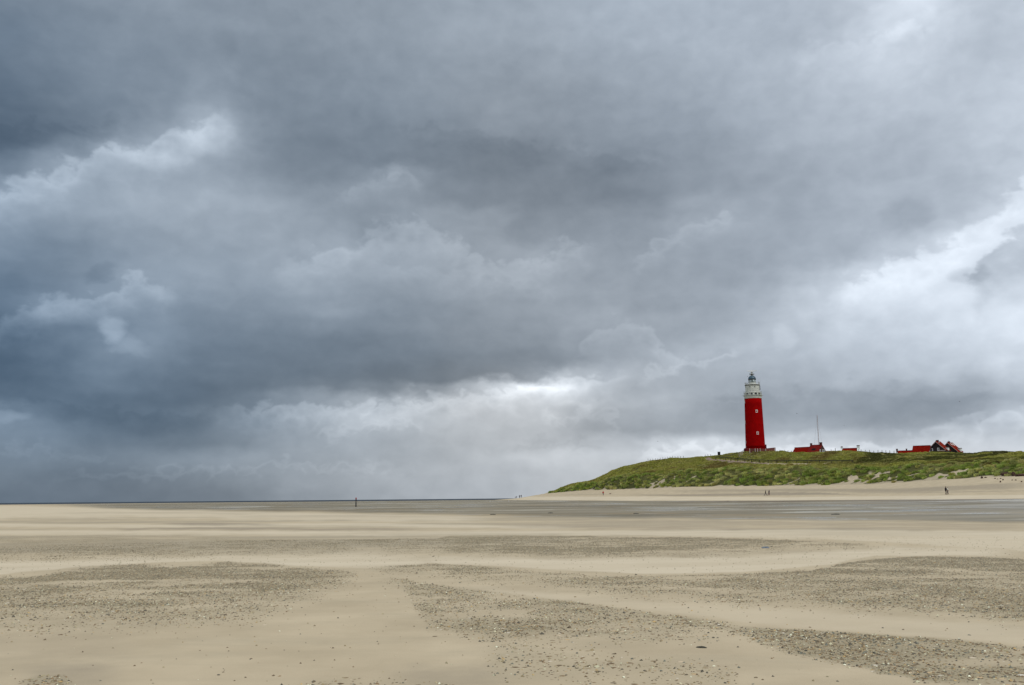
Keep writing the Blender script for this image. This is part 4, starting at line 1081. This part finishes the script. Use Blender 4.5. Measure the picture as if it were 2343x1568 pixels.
def house_long():
    D = 545.; t, loc = house_at(2075, D, R(-9), "long_low_house", "long low red roof with two small chimneys left of the tall red barn")
    zr = zpx(2075, 1030.6, D, loc)
    r_ = gable_block(t, -4.4, 4.6, 5.0, zr, zr-2.2, -2, M['brickg'], M['roof'], .1)
    c = chimney(r_, -5.0, 0, zr-2.2, zr+.9, .75, .8); MB().box(-5.42, -4.58, -.45, -.41, zr-1.6, zr-.8).build("chimney_foot", M['wall_w'], c)
    chimney(r_, -.3, 0, zr-.5, zr+.8, .6, .6)
house_long()
def barn():
    D = 540.; t, loc = house_at(2109, D, R(-14), "barn", "tall plain bright-red roofed barn left of the two gabled houses")
    zr = zpx(2109, 1019.4, D, loc)
    gable_block(t, -4.2, 4.2, 8.6, zr, zr-4.6, -3, M['dark_wood'], M['roof'], .12)
    gwin(t, 4.24, -2.6, zr-3.6, 1.0, 1.4, '+x')
barn()
def gable_house(px, D, label, zpy, L, Wd, px_yaw, second):
    # gable faces the camera: ridge recedes to the right and away
    t, loc = house_at(px, D, 0, "gabled_house", label)
    a = -az_of(loc)
    t.rotation_euler = (0, 0, a + R(90) + px_yaw)   # local -x axis faces the viewer
    zr = zpx(px, zpy, D, loc)
    r_ = gable_block(t, 0, L, Wd, zr, zr-Wd/2*.98, -3, M['dark_wood'], M['roof_b'], .5, trim=(0,))
    return t, r_, zr
def gabled_houses():
    t, r_, zr = gable_house(2142.2, 556., "dark gabled house with pale bargeboards and two white windows, nearer and left of its twin", 1009.2, 7.8, 9.0, R(-17), False)
    chimney(r_, 2.6, 0, zr-.6, zr+.55, 1.0, 1.15)
    gwin(t, -.03, 2.35, zr-4.3, 1.05, 1.25, '-x', .2); gwin(t, -.03, -.95, zr-4.2, 1.05, 1.35, '-x', .2)
    MB().box(1.5, 2.3, -1.15, -.45, zr-.85, zr-.60).build("skylight", M['wall_w'], r_)
    d = MB().box(3.0, 5.6, -4.8, -3.1, zr-5.0, zr-3.25).build("dormer", M['wall_w'], r_)
    MB().box(2.8, 5.8, -5.05, -2.9, zr-3.245, zr-3.1).build("dormer_roof", M['roof_d'], d)
    t2, r2, z2 = gable_house(2168.8, 572., "dark gabled house with skylights in its long red roof, right of its twin", 1011.8, 8.6, 9.8, R(-17), True)
    c = chimney(r2, 2.4, 0, z2-.6, z2+.45, .9, .9); MB().tube((2.4, 0, z2+.6), (2.4, 0, z2+1.3), .07, 5).build("chimney_pot", M['chim'], c)
    def on_roof(r_, zr_, x0, x1, y0, y1, nm):
        # a pane lying on the right-hand slope (local -y side); slope .98
        vs = [(x0, y0, zr_+y0*.98+.06), (x1, y0, zr_+y0*.98+.06), (x1, y1, zr_+y1*.98+.06), (x0, y1, zr_+y1*.98+.06)]
        lo = [(x, y, z-.12) for x, y, z in vs]
        MB().add(vs+lo, [(0,1,2,3), (7,6,5,4), (0,4,5,1), (1,5,6,2), (2,6,7,3), (3,7,4,0)]).build(nm, M['wall_w'], r_)
    on_roof(r2, z2, 2.6, 3.7, -1.5, -.5, "skylight"); on_roof(r2, z2, 5.9, 7.1, -1.6, -.4, "skylight")
    d = MB().box(4.6, 7.0, -5.0, -3.2, z2-5.0, z2-3.2).build("dormer", M['wall_w'], r2)
    MB().box(4.4, 7.2, -5.2, -3.0, z2-3.195, z2-3.05).build("dormer_roof", M['roof_d'], d)
    gwin(t2, -.03, 2.9, z2-3.9, 1.1, .9, '-x', .25)
gabled_houses()
def yard_wall():
    a = P(2144, 1030.5, 430); b = P(2161, 1031, 430)
    t = thing("yard_wall", "low dark wall with a pale coping in front of the left gabled house", "wall", (a+b)/2)
    L = (b-a).length/2; mid = (a+b)/2; t.rotation_euler = (0, 0, math.atan2(b.y-a.y, b.x-a.x))
    MB().box(-L, L, -.15, .15, -2.2, 0).build("wall_panel", M['brickg'], t)
    MB().box(-L-.1, L+.1, -.22, .22, .003, .16).build("coping", M['post_w'], t)
yard_wall()
# hedge/shed roof far right behind the gabled houses
def mast():
    D = 600.; a = float(ray(1872.5, 1013)[0]); loc = Vector((D*math.sin(a), D*math.cos(a), 0)); loc.z = ground_at(loc.x, loc.y)
    t = thing("radio_mast", "thin lattice radio mast rising behind the brick house", "mast", loc)
    H = P(1869.5, 947, D).z - loc.z
    lg = MB(); br = MB(); w_ = .28
    c3 = [(w_*math.cos(2*math.pi*i/3+.4), w_*math.sin(2*math.pi*i/3+.4)) for i in range(3)]
    for x, y in c3: lg.tube((x, y, -1), (x*.6, y*.6, H*.97), .055, 4)
    lg.tube((0, 0, H*.95), (0, 0, H), .05, 4)
    n = 26
    for i in range(n):
        z0, z1 = H*.95*i/n, H*.95*(i+1)/n; s0, s1 = 1-.4*i/n, 1-.4*(i+1)/n
        for j in range(3):
            p, q = c3[j], c3[(j+1) % 3]; br.tube((p[0]*s0, p[1]*s0, z0), (q[0]*s1, q[1]*s1, z1), .03, 3); br.tube((p[0]*s0, p[1]*s0, z0), (q[0]*s0, q[1]*s0, z0), .03, 3)
    lg.build("mast_leg", M['mast'], t); br.build("lattice_bracing", M['mast'], t)
    for dx, dy in ((3.0, 0), (-1.2, 9), (-1.2, -6)):
        MB().tube((0, 0, H*.93), (dx, dy, 0), .035, 3).build("guy_wire", M['grey_metal'], t)
mast()

# ------------------------------------------------------------------ beach pole
def beach_pole():
    D = EYE*2195.6/((1915.8-1890.2)*S); loc = on_ground(1346*S, D, 1155)
    t = thing("beach_pole", "dark wooden beach pole with a red top standing alone on the wet sand", "pole", loc, .3)
    H = 33.5*S*D/2195.6
    MB().lathe([(.165, -.4), (.158, 0), (.15, H*.42)], 12).build("pole_foot", mat("algae_black_wood", (.012, .012, .010), .6, .4, 6), t, True)
    MB().lathe([(.15, H*.42), (.148, H*.60)], 12).build("bare_band", mat("bare_brown_wood", (.12, .105, .085), .9, .3, 7), t, True)
    MB().lathe([(.148, H*.60), (.145, H*.80)], 12).build("dark_band", mat("purple_dark_wood", (.045, .030, .040), .9, .3, 7), t, True)
    MB().lathe([(.15, H*.80), (.146, H*.985), (.12, H)], 12).build("red_top", mat("red_pole_paint", (.32, .008, .012), .6, .2, 5), t, True)
beach_pole()

# ------------------------------------------------------------------ people
def skin_obj(name, verts, edges, radii, m_, parent, root=0, sub=1):
    me = bpy.data.meshes.new(name); me.from_pydata(verts, edges, []); me.update()
    o = bpy.data.objects.new(name, me); COL.objects.link(o); o.parent = parent
    sk = o.modifiers.new("skin", 'SKIN')
    lay = me.skin_vertices[0] if me.skin_vertices else None
    if lay is None:
        bpy.context.view_layer.objects.active = o; bpy.ops.mesh.customdata_skin_add() if hasattr(bpy.ops.mesh, 'customdata_skin_add') else None
        lay = me.skin_vertices[0]
    for i, r in enumerate(radii):
        lay.data[i].radius = (r, r) if not isinstance(r, tuple) else r
        lay.data[i].use_root = (i == root)
    sk.use_smooth_shade = True
    s = o.modifiers.new("subsurf", 'SUBSURF'); s.levels = sub; s.render_levels = sub
    me.materials.append(m_); return o
def person(loc, yaw, H, label, jacket, trousers, hair, stride=.28, lean=0., bulk=1., arm=.25, scarf=None, group=None):
    """faces local +x ; walking pose"""
    t = thing("person", label, "person", loc, yaw, group); s = H*1.07/1.75
    jm = mat("jacket_cloth", jacket, .85, .15, 6); tm = mat("trouser_cloth", trousers, .85, .15, 6); hm = mat("hair", hair, .8)
    def q(x, y, z): return (x*s + lean*z*s, y*s, z*s)
    hip = .93; kn = {1: (stride*.55+.05, .50), -1: (-stride*.35+.06, .50)}; an = {1: (stride, .09), -1: (-stride, .12)}
    V, E, Rd = [], [], []
    def v(p, r, par=None):
        V.append(q(*p)); Rd.append(r*s if not isinstance(r, tuple) else tuple(i*s for i in r)); i = len(V)-1
        if par is not None: E.append((par, i))
        return i
    pel = v((0, 0, hip), .12); ab = v((0, 0, 1.08), .11, pel); ch = v((0, 0, 1.30), .125, ab); nk = v((.01, 0, 1.48), .055, ch)
    hd = v((.03, 0, 1.58), .075, nk); h2 = v((.02, 0, 1.68), .08, hd); v((.11, 0, 1.60), .018, hd)
    for sd in (1, -1): v((.02, sd*.09, 1.61), .018, hd)
    wr = {}
    for sd in (1, -1):
        sh = v((0, sd*.17, 1.42), .055, ch); el = v((-arm*sd*.25, sd*.25, 1.16), .042, sh); w_ = v((arm*sd*-.1+.08, sd*.27, .93), .028, el); wr[sd] = el
        pm = v((.09-arm*sd*.1, sd*.27, .87), .032, w_)
        for fi, (fx, fl) in enumerate(((-.03, .06), (-.01, .075), (.012, .07), (.032, .055))):
            f1 = v((.09-arm*sd*.1+fx, sd*.272, .82), .011, pm); v((.10-arm*sd*.1+fx, sd*.265, .82-fl), .009, f1)
        th1 = v((.135-arm*sd*.1, sd*.265, .865), .012, pm); v((.155-arm*sd*.1, sd*.26, .825), .010, th1)
    for sd in (1, -1):
        hp = v((0, sd*.09, .88), .085, pel); k_ = v((kn[sd][0], sd*.09, kn[sd][1]), .055, hp); a_ = v((an[sd][0], sd*.09, an[sd][1]), .04, k_); v((an[sd][0]+.14, sd*.10, an[sd][1]-.05), .035, a_)
    skin_obj("body", V, E, Rd, M['skin'], t)
    V, E, Rd = [], [], []
    b_ = bulk*1.15
    pel = v((0, 0, .86), .155*b_); ab = v((0, 0, 1.05), .15*b_, pel); ch = v((0, 0, 1.28), .165*b_, ab); nk = v((.0, 0, 1.46), .085, ch)
    for sd in (1, -1):
        sh = v((0, sd*.18, 1.41), .08*b_, ch); el = v((-arm*sd*.25, sd*.26, 1.16), .065*b_, sh); v((arm*sd*-.1+.07, sd*.275, .95), .05*b_, el)
    skin_obj("jacket", V, E, Rd, jm, t, 0)
    V, E, Rd = [], [], []
    pel = v((0, 0, .92), .13)
    for sd in (1, -1):
        hp = v((.0, sd*.09, .84), .115, pel); k_ = v((kn[sd][0], sd*.09, kn[sd][1]), .095, hp); v((an[sd][0]-.01, sd*.09, an[sd][1]+.06), .075, k_)
    skin_obj("trousers", V, E, Rd, tm, t, 0)
    for sd in (1, -1):
        sh_ = MB(); c = q(an[sd][0], sd*.09, an[sd][1]); d_ = .045*s
        sh_.add([(c[0]-.07*s, c[1]-d_, c[2]-.09*s), (c[0]+.2*s, c[1]-d_, c[2]-.09*s), (c[0]+.2*s, c[1]+d_, c[2]-.09*s), (c[0]-.07*s, c[1]+d_, c[2]-.09*s),
                 (c[0]-.07*s, c[1]-d_, c[2]+.02*s), (c[0]+.16*s, c[1]-d_, c[2]-.03*s), (c[0]+.16*s, c[1]+d_, c[2]-.03*s), (c[0]-.07*s, c[1]+d_, c[2]+.02*s)],
                [(0,3,2,1),(4,5,6,7),(0,1,5,4),(1,2,6,5),(2,3,7,6),(3,0,4,7)]).build("shoe", M['black'], t)
    hr = MB().lathe([(.10*s, 0), (.112*s, .05*s), (.10*s, .12*s), (.05*s, .17*s), (.01*s, .18*s)], 12).build("hair", hm, t, True); hr.location = q(.0, 0, 1.58)
    return t
def per_at(sx, D, feet=None, off=0):
    return on_ground(sx*S, D, 1135)
vz = lambda loc: -az_of(loc)
l = per_at(3577.5, 262); person(l, vz(l)+R(25), 1.80, "person in dark clothes walking beside a paler-jacketed companion below the gabled houses", (.012,.010,.012), (.015,.012,.014), (.03,.012,.01), .10, .03, 1.15)
l = per_at(3585.5, 263); person(l, vz(l)+R(170), 1.62, "person in a pale grey jacket and dark trousers facing the dark-clothed walker", (.55,.53,.45), (.03,.012,.03), (.32,.28,.20), .06, 0, 1.15)
l = per_at(2894.5, 352); person(l, vz(l)+R(5), 1.72, "person in black striding with legs apart, left of the pair below the lighthouse", (.010,.010,.012), (.05,.045,.05), (.03,.015,.012), .42, .07, 1.1)
l = per_at(2906.5, 351); person(l, vz(l)+R(8), 1.82, "person leaning forward in a navy coat, right of the pair below the lighthouse", (.012,.012,.035), (.08,.012,.010), (.05,.02,.015), .28, .16, 1.3)
l = per_at(2281, 430); person(l, vz(l)+R(70), 1.72, "person in a dark red jacket walking alone below the left end of the dune", (.42,.008,.02), (.06,.06,.065), (.16,.07,.05), .08, 0, 1.3)
l = per_at(1964.2, 585); person(l, vz(l)+R(80), 1.75, "person in dark red-black coat, left one of the tall pair on the far waterline", (.035,.008,.012), (.02,.03,.035), (.08,.03,.03), .1, 0, 1.15)
l = per_at(1970.7, 585); person(l, vz(l)+R(80), 1.75, "person in a black coat, rightmost of the far group on the waterline", (.008,.008,.012), (.03,.035,.035), (.02,.02,.02), .1, 0, 1.2)
l = per_at(1953.5, 590); person(l, vz(l)+R(60), 1.45, "small person in a dark blue coat beside the far waterline pair", (.03,.03,.06), (.02,.022,.035), (.05,.05,.06), .12, 0, .95)
l = per_at(1948.6, 592); person(l, vz(l)+R(60), 1.20, "shortest person of the far group in a brown coat, at its left end", (.07,.03,.03), (.12,.10,.10), (.05,.03,.03), .1, 0, 1.1)

# ------------------------------------------------------------------ dog, gulls, clods, debris
def dog():
    l = on_ground(2306.5*S, 434, 1125); t = thing("dog", "small brown dog walking ahead of the red-jacketed person", "dog", l, vz(l)+R(15))
    V=[(0,0,.42),(.18,0,.44),(.34,0,.44),(.46,0,.54),(.55,0,.60),(.68,0,.57),(-.18,0,.43),(-.30,0,.48),(-.42,0,.58)]
    E=[(0,1),(1,2),(2,3),(3,4),(4,5),(0,6),(6,7),(7,8)]; Rr=[.10,.12,.11,.07,.07,.035,.09,.05,.02]
    for sy in (-1, 1):
        b_=len(V); V+= [(.30,sy*.07,.34),(.27,sy*.08,.19),(.32,sy*.08,.03),(.37,sy*.08,.01)]; E+=[(2,b_),(b_,b_+1),(b_+1,b_+2),(b_+2,b_+3)]; Rr+=[.055,.032,.024,.022]
        b_=len(V); V+= [(-.17,sy*.07,.33),(-.10,sy*.08,.24),(-.22,sy*.08,.15),(-.19,sy*.08,.02),(-.14,sy*.08,.01)]; E+=[(6,b_),(b_,b_+1),(b_+1,b_+2),(b_+2,b_+3),(b_+3,b_+4)]; Rr+=[.07,.045,.03,.024,.022]
        b_=len(V); V+= [(.53,sy*.05,.68)]; E+=[(4,b_)]; Rr+=[.02]
    skin_obj("body", V, E, Rr, mat("brown_fur", (.09,.035,.025), .9, .2, 8), t)
dog()
def gull(loc, yaw, label, span=1.2, flying=True, m_='gull', group=None, bank=0.):
    t = thing("gull", label, "gull", loc, yaw, group)
    if flying:
        t.rotation_euler = (bank, 0, yaw)
        MB().lathe([(.01, -.28), (.05, -.2), (.075, -.02), (.065, .1), (.04, .17), (.045, .22), (.012, .29)], 8).build("body", M[m_], t, True).rotation_euler = (0, R(90), 0)
        h = span/2
        for sd in (-1, 1):
            w_ = MB(); vs = []
            for (y, z, xa, xb) in ((.04, .03, -.10, .12), (h*.45, .16, -.05, .14), (h, .06, -.12, -.08)):
                vs += [(xa, sd*y, z), (xb, sd*y, z), (xb, sd*y, z-.015), (xa, sd*y, z-.015)]
            fs = []
            for i in (0, 4): fs += [(i, i+1, i+5, i+4), (i+1, i+2, i+6, i+5), (i+2, i+3, i+7, i+6), (i+3, i, i+4, i+7)]
            w_.add(vs, fs + [(8,9,10,11)]); w_.build("wing", M[m_ if m_ != 'gull' else 'gullg'], t)
        MB().add([(-.24, -.05, 0), (-.24, .05, 0), (-.40, .09, 0), (-.40, -.09, 0), (-.24, -.05, -.02), (-.24, .05, -.02), (-.40, .09, -.01), (-.40, -.09, -.01)], [(0,1,2,3), (7,6,5,4), (0,4,5,1), (1,5,6,2), (2,6,7,3), (3,7,4,0)]).build("tail", M[m_], t)
    else:
        b_ = MB().lathe([(.01, -.26), (.06, -.16), (.10, 0), (.085, .12), (.05, .2), (.01, .24)], 10).build("body", M['gull'], t, True); b_.rotation_euler = (0, R(75), 0); b_.location = (0, 0, .27)
        MB().lathe([(.03, 0), (.055, .06), (.05, .11), (.01, .14)], 8).build("head", M['gull'], t, True).location = (.19, 0, .33)
        MB().tube((.24, 0, .40), (.31, 0, .385), .012, 5, .004).build("beak", mat("beak", (.5, .3, .03), .5), t)
        for sd in (-1, 1):
            MB().tube((.0, sd*.04, .2), (.02, sd*.04, 0), .008, 4).build("leg", M['clod'], t)
            w_ = MB().lathe([(.01, -.24), (.05, -.12), (.06, .03), (.01, .14)], 8).build("wing", M['gullg'], t, True); w_.rotation_euler = (0, R(80), 0); w_.location = (-.03, sd*.055, .30); w_.scale = (1.2, .5, 1.1)
    return t
for (sx, sy, D, lab, m_, sp, bk) in ((2487, 1669.5, 480, "brown-grey gull gliding in the bright sky above the dune's left shoulder", 'gulld', 1.25, .25), (3013, 1563.5, 420, "tiny dark bird in the sky between the lighthouse and the mast", 'gulld', .7, 0),
    (3192, 1610.5, 470, "tiny pale bird flying just right of the mast", 'gull', .7, 0), (3628, 1518.5, 470, "tiny dark bird flying high above the gabled houses", 'gulld', .9, .2), (2826.5, 1423.8, 450, "tiny dark bird passing left of the lighthouse lantern", 'gulld', .5, 0)):
    gull(P(sx*S, sy*S, D), R(100), lab, sp, True, m_, "gulls in the air", bk)
for sx, sy, lab in ((1852.7, 1900.5, "white gull standing on the far wet sand, left of two"), (1922.6, 1902.5, "white gull standing on the far wet sand, right of two")):
    hz = 1903-.0093*sx; gull(on_ground(sx*S, EYE*2195.6/((sy-hz)*S), 1148), R(40), lab, 1, False, group="gulls standing on the wet sand")
def lump(name, label, cat, loc, sx, sy, sz, m_, seed, yaw=0, group=None, n=14):
    r = random.Random(seed); vs = []; fs = []; rings = 6
    for j in range(rings+1):
        ph = math.pi*j/rings
        for i in range(n):
            th = 2*math.pi*i/n; k_ = 1+.35*(r.random()-.5)
            vs.append((sx*k_*math.sin(ph)*math.cos(th), sy*k_*math.sin(ph)*math.sin(th), sz*(.35+k_*math.cos(ph))))
    for j in range(rings):
        for i in range(n): fs.append((j*n+i, (j+1)*n+i, (j+1)*n+(i+1) % n, j*n+(i+1) % n))
    o = MB().add(vs, fs).build(name, M[m_] if isinstance(m_, str) else m_); o.location = loc; o.rotation_euler = (0, 0, yaw)
    return tag(o, label, cat, group)
def dune_D(px, py):
    """distance along the picture ray where it meets the ground"""
    a, t = ray(px, py); D = np.arange(200, 480, .25); z = terrain(np.full_like(D, float(a)), D)
    hit = np.where(z > EYE + D*float(t))[0]; return float(D[hit[0]]) if len(hit) else 300.
CL = [(3700,1800,1.1,.5,.7,"turf clod at the left end of the fallen row under the sandy scarp"),(3713,1809,.7,.8,1.1,"tall slanting turf clod, biggest of the fallen row"),(3727,1807,.9,.4,.45,"flat turf clod just right of the tall slanting one"),
      (3763,1810.5,.55,.4,.4,"small turf clod midway along the sand slope at far right"),(3772,1812,.5,.3,.25,"thin flake of turf beside the midway clod"),(3784,1811,.45,.4,.4,"round turf clod right of the thin flake"),
      (3793,1816,.45,.4,.6,"narrow turf clod above the pointed one"),(3783,1824,.5,.5,.75,"pointed turf clod lowest on the sand slope"),(3828,1816.5,.5,.4,.35,"turf clod left of the last pair near the frame edge"),
      (3841,1816.5,.6,.4,.4,"turf clod right of the last pair near the frame edge"),(3863,1823,.5,.4,.5,"lone turf clod closest to the right frame edge")]
for i, (sx, sy, a_, b_, c_, lab) in enumerate(CL):
    px, py = sx*S, sy*S; D = dune_D(px, py); loc = on_ground(px, D, py)
    lump("turf_clod", lab, "turf clod", loc, a_*.42, b_*.5, c_*.42, 'clod', i, -az_of(loc)+(.3 if i % 2 else -.2), "fallen turf clods")
# dark eroded scarps under the overhanging turf
for i, (sx, sy, a_, c_, lab) in enumerate(((3806, 1797, 1.5, .55, "dark eroded turf scarp left of the frame-edge one"), (3833, 1800, .5, .8, "narrow brown tongue of turf hanging between two scarps"), (3862, 1801, 1.6, .5, "dark eroded turf scarp at the right frame edge"))):
    px, py = sx*S, sy*S; D = dune_D(px, py)+.3; loc = on_ground(px, D, py)
    lump("turf_scarp", lab, "turf scarp", loc, a_, .7, c_, 'clod', 60+i, -az_of(loc), "eroded turf scarps", n=26)
loc = on_ground(2894*S, EYE*2195.6/((2061-1876.1)*S), 1245)
lump("rag", "crumpled blue-grey rag lying on the smooth dry sand", "rag", loc, .14, .09, .035, 'plast', 90, .2)
loc = on_ground(2651*S, EYE*2195.6/((2411-1878.3)*S), 1458)
lump("driftwood", "small dark piece of driftwood on the bare sand", "driftwood", loc, .06, .018, .014, 'weed', 91, -.4)
for i, (sx, sy, lab) in enumerate(((1864, 1945, "dark weed clump on the wet sand, left of three"), (2081, 1939.5, "dark weed clump by a light puddle, middle of three"), (2405, 1941, "dark weed clump on the wet sand, right of three"), (2754,1898,"dark weed clump near the far edge of the wet sand below the lighthouse"), (3158,1941,"flat dark weed clump on the shiny wet sand at right"))):
    hz = 1903-.0093*sx; loc = on_ground(sx*S, EYE*2195.6/((sy-hz)*S), 1170)
    lump("seaweed_clump", lab, "seaweed", loc, .30+.2*(i > 2), .16, .06, 'weed', 100+i, .1*i, "weed clumps on the wet sand")
